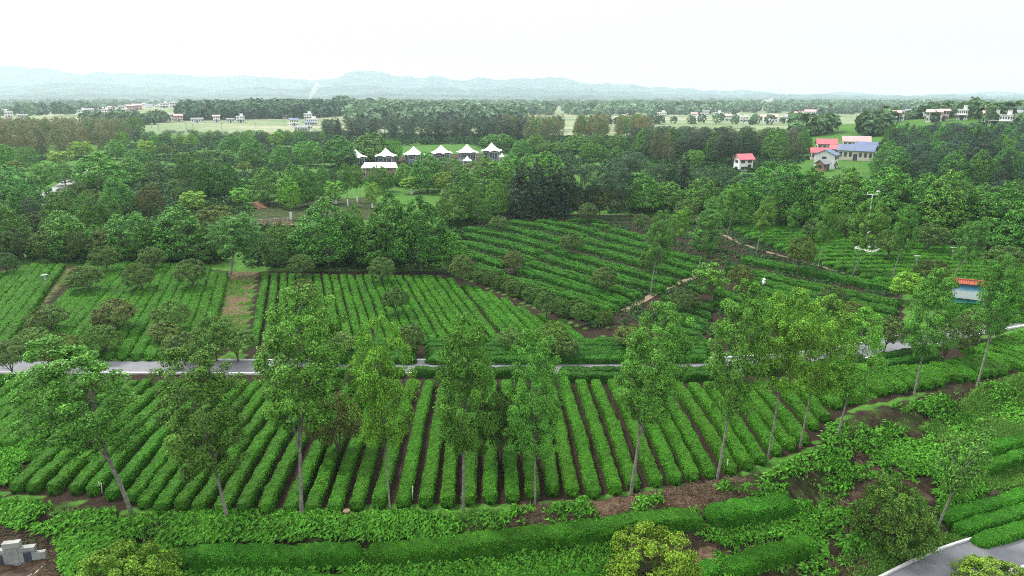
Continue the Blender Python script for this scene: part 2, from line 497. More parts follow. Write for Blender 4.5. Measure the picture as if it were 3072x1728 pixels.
CATS = dict(T='tree', t='tree', G='tree', Y='tree', O='tree', S='shrub', C='conifer', P='pine tree', B='bamboo')
COLORS = dict(T=(.105, .285, .032), t=(.095, .27, .035), G=(.090, .270, .030), Y=(.13, .32, .025), O=(.092, .188, .036), S=(.085, .205, .024), C=(.020, .055, .026), P=(.030, .085, .034),
              B=(.140, .175, .060))
# look words: shift of the species' colour
LOOKS = {'': (1, 1, 1), 'bright': (1.22, 1.22, 1.0), 'pale': (1.2, 1.08, 1.4), 'dark': (.70, .72, .66), 'bluish': (.90, .98, 1.3), 'olive': (1.25, .95, .8), 'brownish': (1.2, .82, .95),
         'yellowish': (1.75, 1.35, .8), 'mid': (1, 1, 1)}
MERGED = {}
def tree(kind, P, W, H, look='', label=None, group=None, whole=False, rz=None, var=None, lime=False, tilt=0.0):
    v = PROTO[kind]
    i = random.randrange(len(v)) if var is None else var % len(v)
    p = v[i]
    c = tuple(a * b for a, b in zip(COLORS[kind], LOOKS[look]))
    rz = random.uniform(0, 6.283) if rz is None else rz
    if whole:
        if (kind, i) not in MERGED: MERGED[(kind, i)] = merged(p, NAMES[kind])
        root = link(NAMES[kind], MERGED[(kind, i)], color=c)
        root.location = P; root.rotation_euler = (0, 0, rz)
    else:
        root = empty(NAMES[kind], P, rz)
        link('trunk', p['wood'], root)
        link('crown', p['crown'], root, color=c)
        if lime:
            a = MB().tube((0, 0, -0.1), (0, 0, 1.35 * p['H'] / H), 0.245, 0.225, 10)
            a.build('limewash_band', M_LIME, root)
    root.scale = (W / p['W'], W / p['W'], H / p['H'])
    if tilt:
        root.rotation_mode = 'ZYX'; root.rotation_euler = (0, tilt, rz)
    return tag(root, label, CATS[kind], group)

def lean_to(cx, bx, P, H):
    return float(np.clip(math.atan2((cx - bx) / F * depth(P), 0.68 * H), -0.2, 0.2))

def tree_px(kind, cx, top, bx, by, w, **k):
    """A tree whose foot is seen at (bx, by), crown top at row top, crown w pixels wide."""
    P = ground(bx, by); H = max(span_height(P, top), 0.8)
    w = w * dict(G=1.24, O=1.0, T=0.84, C=1.1, P=1.15).get(kind, 1.0)
    return tree(kind, P, w / F * depth(P), H, tilt=lean_to(cx, bx, P, H), **k)

# ------------------------------------------------------------------ setting: ground
def grow(a, b, s, f):
    v = [a]
    while v[-1] < b:
        v.append(v[-1] + s); s *= f
    return v

xs = np.array([-q for q in grow(80, 9000, 1.2, 1.11)[::-1] if q < 9900] + list(np.arange(-79.3, 79.5, 0.7)) + [q for q in grow(80, 9000, 1.2, 1.11) if q < 9900])
ys = np.array([-60, -40, -25, -15, -8] + list(np.arange(-2, 20, 1.5)) + list(np.arange(20, 60, 0.45)) + list(np.arange(60, 140, 0.9)) + [q for q in grow(140, 7300, 1.4, 1.045) if q < 7390])
GX, GY = np.meshgrid(xs, ys)
GZ = h(GX, GY) + np.where(GY < 140, 0.05, 0.0) * np.sin(GX * 1.7 + GY * 0.9) * np.sin(GY * 1.3 - GX * 0.6)
gd = edge_dist(GX, GY)
GZ = GZ + sstep(0.6, 2, gd) * sstep(60, 30, GY) * 0.16 * (np.sin(GX * 2.9 + GY) + np.sin(GY * 3.7 - GX * 1.3) * 0.8)

def px_poly(pts): return [at(max(min(x, 5000), -2500), y)[:2] for x, y in pts]
PO = dict(
    front=px_poly([(-400, 1130), (250, 1118), (1300, 1110), (2200, 1100), (2600, 1075), (3300, 960), (3300, 1110), (2930, 1140), (2560, 1225), (2430, 1340), (2150, 1440), (1600, 1510), (430, 1530), (40, 1480), (-400, 1440)]),
    left=px_poly([(-300, 790), (690, 812), (680, 1068), (-300, 1068)]),
    mid=px_poly([(775, 812), (1340, 815), (1500, 880), (1780, 1000), (1900, 1085), (730, 1085)]),
    terr=px_poly([(1330, 690), (1560, 640), (2140, 650), (2700, 850), (2720, 1010), (2450, 1050), (1950, 1060), (1770, 990), (1420, 840), (1330, 780)]),
    fan=px_poly([(2150, 640), (2600, 675), (3300, 760), (3300, 930), (2950, 930), (2660, 850), (2150, 670)]),
    dirt=px_poly([(175, 790), (235, 795), (120, 930), (45, 1060), (-10, 1060), (100, 900)]),
    gap=px_poly([(690, 815), (775, 812), (735, 1000), (640, 1010)]),
    bareA=px_poly([(1450, 1530), (1850, 1490), (2200, 1430), (2330, 1480), (2250, 1560), (1900, 1600), (1500, 1610)]),
    bareB=px_poly([(2470, 1640), (2520, 1480), (2560, 1330), (2780, 1330), (2830, 1420), (2700, 1500), (2660, 1650), (2480, 1720)]),
    bareC=px_poly([(-100, 1560), (60, 1590), (190, 1640), (180, 1760), (-100, 1760)]),
    bareD=px_poly([(2000, 1590), (2180, 1560), (2170, 1640), (2020, 1660)]),
    park=px_poly([(755, 605), (900, 600), (1130, 590), (1140, 660), (900, 665), (760, 672)]),
    clear=px_poly([(440, 470), (700, 470), (700, 560), (600, 640), (420, 540)]),
    court=px_poly([(1020, 480), (1500, 470), (1480, 530), (1040, 540)]),
    meadow=px_poly([(2480, 500), (2640, 490), (2700, 560), (2480, 550)]),
    redcut=px_poly([(2230, 455), (2340, 460), (2330, 490), (2240, 500)]),
)
ZC = np.zeros(GX.shape + (4,), np.float32); ZC[..., 3] = 1
ZC[..., 0] = 1.0                                     # R grass, G dry litter and clay, B farmland
for k in ('front', 'left', 'mid', 'terr', 'fan'): ZC[in_poly(GX, GY, PO[k]), 0] = 0.0
for k in ('park',): ZC[in_poly(GX, GY, PO[k]), 0] = 0.42
for k in ('dirt', 'gap'):
    m_ = in_poly(GX, GY, PO[k]); ZC[m_, 0] = 0.8; ZC[m_, 1] = 0.62
for k, v_ in (('bareA', 0.62), ('bareB', 0.45), ('bareC', 0.5), ('bareD', 0.8), ('court', 0.42), ('redcut', 0.8)):
    m_ = in_poly(GX, GY, PO[k]); ZC[m_, 0] = 0.15; ZC[m_, 1] = v_
m_ = (gd > 0.2) & (GY < 60) & (ZC[..., 1] == 0); ZC[m_, 0] = 0.35
m_ = GY > 400; ZC[m_, 0] = 0.6; ZC[m_, 2] = 1.0
m_ = in_poly(GX, GY, PO['meadow']) | in_poly(GX, GY, PO['clear']); ZC[m_, 0] = 1.0; ZC[m_, 2] = 0.0

m, n, l, out = new_mat("ground_cover")
b = n.new("ShaderNodeBsdfPrincipled"); b.inputs['Roughness'].default_value = 0.95; b.inputs['Specular IOR Level'].default_value = 0.1
tc = n.new("ShaderNodeTexCoord")
za = n.new("ShaderNodeAttribute"); za.attribute_name = "zone"
zs = n.new("ShaderNodeSeparateColor"); l.new(za.outputs['Color'], zs.inputs[0])
def noise(sc, det=6, rough=0.6):
    q = n.new("ShaderNodeTexNoise"); q.inputs['Scale'].default_value = sc; q.inputs['Detail'].default_value = det; q.inputs['Roughness'].default_value = rough
    l.new(tc.outputs['Object'], q.inputs['Vector']); return q.outputs['Fac']
def ramp(fac, *stops):
    q = n.new("ShaderNodeValToRGB"); el = q.color_ramp.elements
    while len(el) < len(stops): el.new(0.5)
    for e_, (p_, c_) in zip(el, stops): e_.position = p_; e_.color = tuple(c_) + (1,)
    l.new(fac, q.inputs['Fac']); return q.outputs['Color']
def mixc(fac, a_, b_):
    q = n.new("ShaderNodeMix"); q.data_type = 'RGBA'
    l.new(fac, q.inputs[0]); l.new(a_, q.inputs['A']); l.new(b_, q.inputs['B']); return q.outputs['Result']
def thresh(val, nz, soft=0.25, amp=0.9):
    """zone mask with a broken, noisy border"""
    a_ = n.new("ShaderNodeMath"); a_.operation = 'MULTIPLY_ADD'; a_.inputs[1].default_value = amp; a_.inputs[2].default_value = -amp * 0.5
    l.new(nz, a_.inputs[0])
    s_ = n.new("ShaderNodeMath"); s_.operation = 'ADD'; l.new(val, s_.inputs[0]); l.new(a_.outputs[0], s_.inputs[1])
    r_ = n.new("ShaderNodeMapRange"); r_.interpolation_type = 'SMOOTHSTEP'
    r_.inputs['From Min'].default_value = 0.5 - soft; r_.inputs['From Max'].default_value = 0.5 + soft
    l.new(s_.outputs[0], r_.inputs['Value']); return r_.outputs[0]
soil = ramp(noise(5.5, 9, 0.75), (0.3, (.010, .007, .005)), (0.52, (.024, .016, .011)), (0.66, (.055, .037, .026)), (0.78, (.14, .10, .075)))
dry = ramp(noise(2.8, 10, 0.78), (0.28, (.020, .013, .009)), (0.45, (.070, .043, .028)), (0.58, (.15, .10, .065)), (0.75, (.28, .22, .15)))
grass = ramp(noise(1.6, 10, 0.75), (0.25, (.016, .045, .008)), (0.46, (.040, .115, .016)), (0.62, (.080, .175, .028)), (0.8, (.15, .19, .06)))
vor = n.new("ShaderNodeTexVoronoi"); vor.inputs['Scale'].default_value = 1.0
mp = n.new("ShaderNodeMapping"); mp.inputs['Scale'].default_value = (0.012, 0.035, 1); mp.inputs['Rotation'].default_value = (0, 0, 0.12)
l.new(tc.outputs['Object'], mp.inputs['Vector']); l.new(mp.outputs[0], vor.inputs['Vector'])
sv = n.new("ShaderNodeSeparateColor"); l.new(vor.outputs['Color'], sv.inputs[0])
farm = ramp(sv.outputs[0], (0.0, (.09, .15, .065)), (0.3, (.14, .19, .09)), (0.55, (.22, .24, .14)), (0.75, (.12, .18, .08)), (1.0, (.27, .27, .19)))
vd = n.new("ShaderNodeTexVoronoi"); vd.feature = 'DISTANCE_TO_EDGE'; l.new(mp.outputs[0], vd.inputs['Vector'])
dyk = n.new("ShaderNodeMapRange"); dyk.inputs['From Min'].default_value = 0.015; dyk.inputs['From Max'].default_value = 0.03
l.new(vd.outputs['Distance'], dyk.inputs['Value'])
dykc = ramp(noise(0.05), (0.35, (.06, .11, .045)), (0.65, (.40, .39, .30)))
farm = mixc(dyk.outputs[0], dykc, farm)
c1 = mixc(thresh(zs.outputs[0], noise(0.9, 8, 0.65)), soil, grass)
c2 = mixc(thresh(zs.outputs[1], noise(0.55, 8, 0.65)), c1, dry)
c3 = mixc(zs.outputs[2], c2, farm)
l.new(c3, b.inputs['Base Color'])
bp = n.new("ShaderNodeBump"); bp.inputs['Strength'].default_value = 0.6; bp.inputs['Distance'].default_value = 0.15
l.new(noise(4.0, 8, 0.7), bp.inputs['Height']); l.new(bp.outputs[0], b.inputs['Normal'])
l.new(b.outputs[0], out.inputs['Surface'])
M_GROUND = m

ny_, nx_ = GX.shape
ii = (np.arange(ny_ - 1)[:, None] * nx_ + np.arange(nx_ - 1)[None]).ravel()
gme = mesh_np("ground", np.stack([GX, GY, GZ], -1).reshape(-1, 3), np.stack([ii, ii + 1, ii + 1 + nx_, ii + nx_], 1), [M_GROUND], smooth=True)
ca = gme.attributes.new("zone", 'FLOAT_COLOR', 'POINT'); ca.data.foreach_set("color", ZC.reshape(-1))
tag(link("ground", gme), kind='structure')

# ------------------------------------------------------------------ roads and paths
def resample(P, ds):
    P = np.asarray(P, float)[:, :2]
    d = np.concatenate([[0], np.cumsum(np.hypot(*np.diff(P, axis=0).T))])
    k = max(int(d[-1] / ds), 2)
    s = np.linspace(0, d[-1], k + 1)
    X = np.stack([np.interp(s, d, P[:, 0]), np.interp(s, d, P[:, 1])], 1)
    for _ in range(4):                                  # round the corners
        X[1:-1] = 0.25 * X[:-2] + 0.5 * X[1:-1] + 0.25 * X[2:]
    return X, s

def frame(X):
    t = unit(np.gradient(X, axis=0)); return t, np.stack([-t[:, 1], t[:, 0]], 1)

def strip(name, px, width, lift, mat, ds=0.8, kerb=None, kind='structure'):
    X, s = resample([ground(*p) for p in px], ds)
    t, nn = frame(X)
    L, Rr = X + nn * width / 2, X - nn * width / 2
    z = h(X[:, 0], X[:, 1]) + lift
    V = np.concatenate([np.c_[L, z], np.c_[X, z + 0.03], np.c_[Rr, z]]); k = len(X)
    i = np.arange(k - 1)
    Q = np.concatenate([np.stack([i + k, i + k + 1, i + 1, i], 1), np.stack([i + 2 * k, i + 2 * k + 1, i + k + 1, i + k], 1)])
    tag(link(name, mesh_np(name, V, Q, [mat], smooth=True)), kind=kind)
    if kerb:
        for sg in (1, -1):
            a_ = X + nn * sg * (width / 2 + 0.02); c_ = X + nn * sg * (width / 2 + kerb)
            V = np.concatenate([np.c_[a_, z - 0.2], np.c_[a_, z + 0.12], np.c_[c_, z + 0.12], np.c_[c_, z - 0.2]])
            Q = np.concatenate([np.stack([i + j * k, i + 1 + j * k, i + 1 + (j + 1) * k, i + (j + 1) * k], 1) for j in range(3)])
            tag(link('kerb', mesh_np('kerb', V, Q, [M_KERB])), kind='structure')
    return X

ROAD_PX = [(-420, 1103), (0, 1101), (230, 1101), (550, 1102), (900, 1104), (1240, 1103), (1700, 1101), (2200, 1096), (2400, 1083), (2560, 1061), (2680, 1038), (2800, 1012), (2920, 985), (3072, 958), (3400, 900)]
strip('road', ROAD_PX, 2.9, 0.06, M_ROAD, kerb=0.2)
strip('road', [(2620, 1850), (2760, 1775), (2850, 1725), (2960, 1685), (3072, 1655), (3300, 1625)], 2.6, 0.42, M_ROAD, kerb=0.16)
strip('path', [(60, 660), (118, 600), (175, 565), (230, 530), (243, 515), (262, 500)], 3.4, 0.06, M_PATH, ds=1.5)
strip('path', [(1870, 935), (1925, 905), (1990, 868), (2050, 845), (2090, 830)], 0.9, 0.05, M_STRAW, ds=1.0)
strip('path', [(2160, 700), (2230, 735), (2330, 765), (2450, 795), (2560, 830), (2680, 862)], 0.8, 0.05, M_STRAW, ds=1.0)

# ------------------------------------------------------------------ tea hedges
TEA = (.054, .188, .013)
HR = np.random.default_rng(11)
def hedge(P, w, ht, label, group, color=TEA, name='tea_hedge', shag=1.0):
    """One clipped hedge along the points P: a bumpy rounded core with a skin of leaves, its ends rounded off."""
    P = np.asarray(P, float)
    dep = max(18.0, float(np.hypot(P[:, 1], CAM_H).min()))
    ds = 0.22 if dep < 60 else (0.4 if dep < 110 else 0.8)
    X, s = resample(P, ds)
    L = s[-1]
    X = X + frame(X)[1] * (0.03 * np.sin(s * 0.5 + HR.uniform(0, 6)) + 0.015 * np.sin(s * 2.3 + HR.uniform(0, 6)))[:, None]
    t, nn = frame(X)
    K = 13 if dep < 60 else 9
    a = np.linspace(0, np.pi, K)
    cx = np.sign(np.cos(a)) * np.abs(np.cos(a)) ** 0.36 * w / 2
    cz = np.abs(np.sin(a)) ** 0.42 * ht
    ed = np.minimum(s, L - s)
    cap = np.sqrt(np.clip(1 - (1 - np.clip(ed / (0.55 * w), 0, 1)) ** 2, 0, 1))
    wv = 1 + 0.045 * np.sin(s * 1.1 + HR.uniform(0, 6)) * HR.uniform(0.3, 1) + 0.03 * np.sin(s * 3.1 + HR.uniform(0, 6))
    hv = 1 + 0.06 * np.sin(s * 0.7 + HR.uniform(0, 6)) + 0.06 * np.sin(s * 2.2 + HR.uniform(0, 6)) + 0.04 * np.sin(s * 4.7 + HR.uniform(0, 6))
    # an occasional thin spot between two bushes
    for _ in range(int(L / 9)):
        c_ = HR.uniform(1, max(L - 1, 1.1)); wv = wv * (1 - HR.uniform(0.03, 0.16) * np.exp(-((s - c_) / 0.35) ** 2))
    sw = (0.25 + 0.75 * cap) * wv; sh = (0.45 + 0.55 * cap) * hv
    ox = cx[None] * sw[:, None]; oz = cz[None] * sh[:, None]
    nz = HR.normal(0, 0.035 * shag, ox.shape); nz[:, [0, -1]] = 0
    ox = ox * (1 + nz * 1.2); oz = oz * (1 + nz)
    gz = h(X[:, 0], X[:, 1])
    V = np.empty((len(X), K, 3))
    V[..., :2] = X[:, None] + nn[:, None] * ox[..., None]
    V[..., 2] = gz[:, None] + oz - 0.04
    # leaves on the skin
    size = float(np.clip(dep * 0.0020, 0.075, 0.28))
    N_ = int(L * (w + 1.4 * ht) * 1.5 / size ** 2)
    u = HR.uniform(0, len(X) - 1.001, N_); q = HR.uniform(0.4, K - 1.401, N_)
    ui, qi = u.astype(int), q.astype(int); uf, qf = (u - ui)[:, None], (q - qi)[:, None]
    LP = (V[ui, qi] * (1 - uf) * (1 - qf) + V[ui + 1, qi] * uf * (1 - qf) + V[ui, qi + 1] * (1 - uf) * qf + V[ui + 1, qi + 1] * uf * qf)
    d_s = V[ui + 1, qi] - V[ui, qi]; d_q = V[ui, qi + 1] - V[ui, qi]
    LN = unit(np.cross(d_q, d_s))
    cen = np.c_[X[ui], gz[ui] + ht * 0.3]
    LN = LN * np.sign((LN * (LP - cen)).sum(1, keepdims=True) + 1e-9)
    LP = LP + LN * HR.uniform(-0.3, 0.7, (N_, 1)) * size * 0.6
    LN = unit(LN + HR.normal(size=LN.shape) * 0.38 + np.array([0, 0, 0.15]))
    LV, LQ = leaf_quads(LP, LN, size, HR, 0.7)
    patch = 0.18 * np.sin(s * 0.8 + HR.uniform(0, 6)) + 0.08 * np.sin(s * 2.7 + HR.uniform(0, 6))
    lt = np.clip(0.55 + patch[ui] + HR.normal(0, 0.28, N_), 0, 1.4)
    yg = HR.uniform(0, 1, N_) < 0.006; lt[yg] = 2.6
    i = np.arange(len(X) - 1)[:, None] * K + np.arange(K - 1)[None]; i = i.ravel()
    CQ = np.stack([i, i + 1, i + 1 + K, i + K], 1)
    caps = [[0, j, j + 1, K - 1] for j in range(1, K - 2)] + [[(len(X) - 1) * K, (len(X) - 1) * K + j, (len(X) - 1) * K + j + 1, len(X) * K - 1] for j in range(1, K - 2)]
    CQ = np.vstack([CQ, caps])
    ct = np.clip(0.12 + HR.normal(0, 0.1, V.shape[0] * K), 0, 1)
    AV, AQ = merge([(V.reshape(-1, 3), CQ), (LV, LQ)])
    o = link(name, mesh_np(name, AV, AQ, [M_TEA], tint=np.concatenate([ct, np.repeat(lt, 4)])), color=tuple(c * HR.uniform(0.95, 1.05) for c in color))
    return tag(o, label, 'hedge', group)

def row(px, w, ht, label, group, **k):
    """A hedge whose top runs along the given photograph pixels."""
    return hedge([ground(x, y, ht * 0.9) for x, y in px], w, ht, label, group, **k)

# front field: feet of the rows from left to right
FB = [(40, 1456), (90, 1457), (152, 1459), (217, 1460), (270, 1464), (326, 1478), (385, 1488), (425, 1505), (475, 1513), (535, 1510), (590, 1518), (655, 1520),
      (722, 1518), (790, 1518), (868, 1520), (930, 1520), (998, 1518), (1065, 1510), (1135, 1503), (1208, 1503), (1277, 1501), (1340, 1500), (1405, 1493), (1471, 1488),
      (1536, 1486), (1600, 1476), (1660, 1464), (1719, 1471), (1784, 1473), (1847, 1462), (1905, 1450), (1972, 1440), (2030, 1432), (2083, 1422), (2136, 1416), (2198, 1404),
      (2248, 1391), (2288, 1373), (2335, 1348), (2375, 1332), (2415, 1314), (2447, 1273), (2481, 1248)]
g = 'long tea rows of the front field'
for i, (bx, by) in enumerate(FB):
    s_ = (1480 - bx) / 1263.0
    s_ *= 1.0 if s_ > 0 else 1.12
    ty = 1134 if bx < 2150 else 1140
    tx = bx + s_ * (by - ty)
    bow = -0.035 * (by - ty) * (1 if s_ > 0 else -1) * min(1, abs(s_))
    row([(bx, by), ((bx + tx) / 2 + bow, (by + ty) / 2), (tx, ty)], 0.83, 0.66,
        f'long tea row of the front field below the road, {nth_of(i, len(FB))}', g)
row([(102, 1366), (225, 1258), (350, 1140)], 0.95, 0.7, 'tea row beside the sloping dirt strip at the left end of the front field', g)
g = 'tea rows left of the dirt strip'
LL = [((-60, 1165), (19, 1120)), ((-60, 1222), (78, 1119)), ((-60, 1255), (121, 1117)), ((-60, 1288), (162, 1120)), ((-50, 1320), (191, 1120)), ((-30, 1335), (228, 1120)), ((15, 1330), (258, 1120))]
for i, (a_, c_) in enumerate(LL):
    row([a_, c_], 1.0, 0.72, f'tea row below the road left of the bare strip, {nth_of(i, len(LL))}', g)

g = 'short tea rows below the road bend'
SR = [((240, 980), (540, 1130)), ((250, 890), (660, 1090)), ((290, 810), (780, 1060)), ((430, 800), (820, 990)), ((640, 770), (1020, 990)), ((740, 740), (1110, 960)), ((860, 730), (1260, 960)),
      ((1080, 720), (1390, 930)), ((1200, 700), (1530, 920)), ((1330, 690), (1660, 890)), ((1430, 690), (1720, 850)), ((1560, 650), (1870, 840)), ((1720, 640), (2020, 830)), ((1810, 620), (2150, 800)),
      ((1930, 590), (2230, 780)), ((2010, 590), (2370, 770)), ((2090, 590), (2400, 720)), ((1900, 490), (2700, 770)), ((2060, 470), (2700, 690)), ((2130, 425), (2700, 622)), ((2210, 405), (2700, 570)),
      ((2290, 385), (2700, 510)), ((2390, 365), (2700, 455)), ((2480, 345), (2700, 400))]
for i, (a_, c_) in enumerate(SR):
    A_, C_ = [(2372 + p_[0] / 3.677, 900 + p_[1] / 3.677) for p_ in (a_, c_)]
    row([A_, ((A_[0] + C_[0]) / 2 + 4, (A_[1] + C_[1]) / 2 - 5), C_], 1.15, 0.72,
        f'short plump tea row between road bend and ferny slope, {nth_of(i, len(SR))}', g)

g = 'hedges along the road'
for k_, (px, lab) in enumerate([
    ([(1235, 1105), (1420, 1106), (1650, 1105)], 'low hedge along the near side of the road behind the pale trunks'),
    ([(1675, 1104), (1950, 1105), (2210, 1102)], 'low hedge next to the road, nearer the asphalt of two side by side'),
    ([(1690, 1119), (1950, 1118), (2215, 1115)], 'low hedge bordering the tops of the front tea rows, farther from the asphalt'),
    ([(2240, 1101), (2420, 1091), (2600, 1070)], 'low hedge following the road where it starts to rise, hidden by thin trees'),
    ([(2628, 1064), (2715, 1052), (2796, 1040)], 'low dark hedge on the road bend next to the asphalt'),
    ([(2655, 1083), (2740, 1071), (2822, 1058)], 'low dark hedge on the road bend above the short tea rows'),
    ([(860, 1106), (1020, 1106), (1215, 1106)], 'low hedge on the near road edge behind the tall front trees')]):
    row(px, 1.0, 0.75, lab, g, color=(.036, .130, .015))
g = 'cross rows between the road and the middle field'
for i, y_ in enumerate((1017, 1030, 1043, 1056, 1069)):
    row([(880 + 12 * i, y_), (1250, y_ + 1)], 1.05, 0.72, f'cross tea row above the road, left half, {nth_of(i, 5, "field", "road")} side', g, color=(.038, .145, .015))
    row([(1275, y_ + 1), (1700, y_), (2130, y_ - 3)], 1.05, 0.72, f'cross tea row above the road, right half, {nth_of(i, 5, "field", "road")} side', g, color=(.038, .145, .015))

# middle field
g = 'straight tea rows of the middle field'
MR = []
for z_ in (310, 400, 485, 560, 640, 720, 805, 890, 970, 1050, 1125, 1205, 1285, 1365, 1440, 1515, 1590, 1675, 1755, 1830, 1895, 1975):
    k_ = 0.00053 * (z_ - 540) if z_ > 540 else 0.00070 * (z_ - 540)
    tx, ty = 700 + z_ / 3.22, 816 + 0.004 * z_
    MR.append(((tx, ty), (tx + k_ * (1022 - ty), 1022)))
for (tx, ty), k_ in (((1346, 830), .78), ((1394, 848), .86), ((1426, 857), .9), ((1461, 871), .97), ((1508, 892), 1.05), ((1557, 913), 1.12), ((1618, 936), 1.2), ((1671, 955), 1.25)):
    MR.append(((tx, ty), (tx + k_ * (1020 - ty), 1020)))
for i, (a_, c_) in enumerate(MR):
    row([a_, c_], 0.78 if i < 22 else 0.86, 0.58, f'straight flat-topped tea row of the middle field, {nth_of(i, len(MR))}', g)

# left field
g = 'rounded tea rows of the left field'
LF = [((60, 160), (-90, 260)), ((150, 150), (-90, 380)), ((260, 105), (-90, 475)), ((340, 98), (-90, 590)), ((420, 95), (-90, 705)), ((500, 92), (-90, 830)), ((592, 92), (-40, 905))]
LZ = lambda p_: (p_[0] / 3.22, 760 + p_[1] / 3.22)
for i, (a_, c_) in enumerate(LF):
    row([LZ(a_), LZ(((a_[0] + c_[0]) / 2 + 8, (a_[1] + c_[1]) / 2)), LZ(c_)], 1.10, 0.72, f'rounded tea row left of the grassy track, {nth_of(i, len(LF))}', g)
RF = [((868, 85), (705, 250)), ((945, 95), (520, 510)), ((1005, 110), (210, 860)), ((1075, 100), (240, 955)), ((1145, 90), (345, 965)), ((1222, 72), (440, 975)), ((1300, 72), (560, 980)), ((1375, 78), (660, 985)),
      ((1460, 75), (770, 985)), ((1545, 78), (900, 985)), ((1622, 80), (1040, 985)), ((1700, 88), (1170, 985)), ((1775, 100), (1310, 985)), ((1855, 110), (1440, 985)), ((1930, 118), (1560, 985)),
      ((2003, 125), (1665, 985)), ((2080, 165), (1790, 985)), ((2158, 185), (1920, 985))]
for i, (a_, c_) in enumerate(RF):
    row([LZ(a_), LZ(((a_[0] + c_[0]) / 2 + 10, (a_[1] + c_[1]) / 2)), LZ(c_)], 1.10, 0.72, f'rounded tea row right of the grassy track, {nth_of(i, len(RF))}', g)

# terraces: pairs of narrow hedges
g = 'paired hedges on the terraces'
TA = lambda p_: (1340 + p_[0] / 4.287, 640 + p_[1] / 4.287)
TB = lambda p_: (1800 + p_[0] / 2.423, 640 + p_[1] / 2.423)
TC = lambda p_: (2300 + p_[0] / 1.886, 640 + p_[1] / 1.886)
LEFT = [[(1150, 75), (1500, 120), (1930, 215)], [(800, 80), (1290, 155), (1800, 285)], [(560, 120), (1020, 215), (1520, 340)], [(230, 172), (760, 255), (1420, 435)], [(60, 225), (620, 330), (1230, 500)],
        [(190, 350), (620, 450), (1110, 590)], [(240, 485), (750, 640)], [(340, 640), (700, 750)]]
RIGHT = [[(1540, 72), (1800, 75), (2040, 92)], [(1850, 120), (2130, 165)], [(2090, 185), (2572, 300)], [(1920, 235), (2572, 405), (3300, 600)], [(1740, 315), (2572, 505), (3250, 690)], [(1560, 360), (2480, 600), (3120, 770)],
         [(1410, 465), (2000, 620), (2930, 870)], [(1240, 530), (1930, 730), (2790, 960)], [(1050, 615), (1870, 850), (2480, 1050)], [(930, 690), (1850, 960), (2310, 1130)], [(680, 790), (1400, 960), (2170, 1210)]]
def pair(px, w, ht, lab, sep=0.52, **k):
    W_ = np.array([ground(*p_, ht * 0.9)[:2] for p_ in px])
    X, s = resample(W_, 2.0)
    nn = frame(X)[1]
    for sg, wd in ((1, 'upper'), (-1, 'lower')):
        hedge(X + nn * sg * sep * (1 if nn[0][1] > 0 else -1), w, ht, f'{wd} of two narrow hedges {lab}', g, color=(.044, .165, .015), **k)
for i, p_ in enumerate(LEFT):
    pair([TA(q) for q in p_], 0.85, 0.8, f'on the left terraces, {nth(i + 1)} pair from the dark wood')
for i, p_ in enumerate(RIGHT):
    if i < 2:
        hedge([ground(*TA(q), 0.7)[:2] for q in p_], 1.1, 0.8, ['single short hedge at the top of the terraces under the lone round tree', 'single short hedge just below the topmost terrace hedge'][i], g, color=(.044, .165, .015))
    else:
        pair([TA(q) for q in p_], 0.85, 0.8, f'on the middle terraces, {nth(i - 1)} pair from the dark wood')
row([TA((640, 835)), TA((1180, 1000)), TA((1940, 1290))], 0.9, 0.8, 'single hedge behind the row of dark bushes above the middle field', g)
NB = [[TB((1030, 315)), TB((1454, 395)), (2700, 862)], [TB((930, 375)), TB((1454, 500)), (2700, 905)], [TB((1080, 465)), TB((1454, 560)), (2690, 928)], [TB((1095, 525)), (2400, 893), (2670, 956)],
      [(2150, 872), (2300, 906), (2640, 985)], [(2130, 895), (2300, 935), (2560, 1005)]]
for i, p_ in enumerate(NB):
    pair(p_, 0.95, 0.85, f'on the right terraces, {nth(i + 1)} pair from the curving rows', sep=0.58)
for i, (a_, c_) in enumerate([((2056, 853), (2110, 862)), ((1985, 886), (2140, 918)), ((1978, 905), (2135, 942)), ((1972, 925), (2125, 962)), ((1968, 945), (2115, 980)), ((1960, 965), (2110, 1000))]):
    row([a_, c_], 1.2, 0.8, f'short dark hedge right of the straw path, {nth(i + 1)} counted down the slope', g, color=(.045, .145, .022))

# fan of rows at the upper right
g = 'curving rows of the upper right field'
def along(poly, f):
    P = np.asarray(poly, float); d = np.concatenate([[0], np.cumsum(np.hypot(*np.diff(P, axis=0).T))])
    return np.interp(f * d[-1], d, P[:, 0]), np.interp(f * d[-1], d, P[:, 1])
A0 = np.array([ground(*p_, 0.6)[:2] for p_ in [(2150, 658), (2240, 705), (2330, 738), (2440, 778), (2560, 815), (2680, 855), (2810, 905), (2950, 950)]])
B0 = np.array([ground(*p_, 0.6)[:2] for p_ in [(2390, 650), (2600, 690), (2800, 722), (3010, 762), (3150, 800), (3150, 850), (3150, 905), (3150, 950)]])
NF = 27
for i in range(NF):
    f = i / (NF - 1)
    a_, c_ = np.array(along(A0, f)), np.array(along(B0, f ** 0.95))
    mid = (a_ + c_) / 2 + np.array([0.0, 1.0]) * np.linalg.norm(c_ - a_) * 0.035
    n_ = (i + 1) / (NF - 1); b_ = (np.array(along(A0, n_)) + np.array(along(B0, n_ ** 0.95))) / 2; t_ = unit(c_ - a_)
    sp_ = abs(t_[0] * (b_ - (a_ + c_) / 2)[1] - t_[1] * (b_ - (a_ + c_) / 2)[0]) if i < NF - 1 else sp_
    hedge([a_, mid, c_], float(np.clip(0.70 * sp_, 0.6, 1.6)), 0.72, f'curving tea row in the weather station field, {nth_of(i, NF, "far", "near")} side', g, color=(.056, .195, .015))

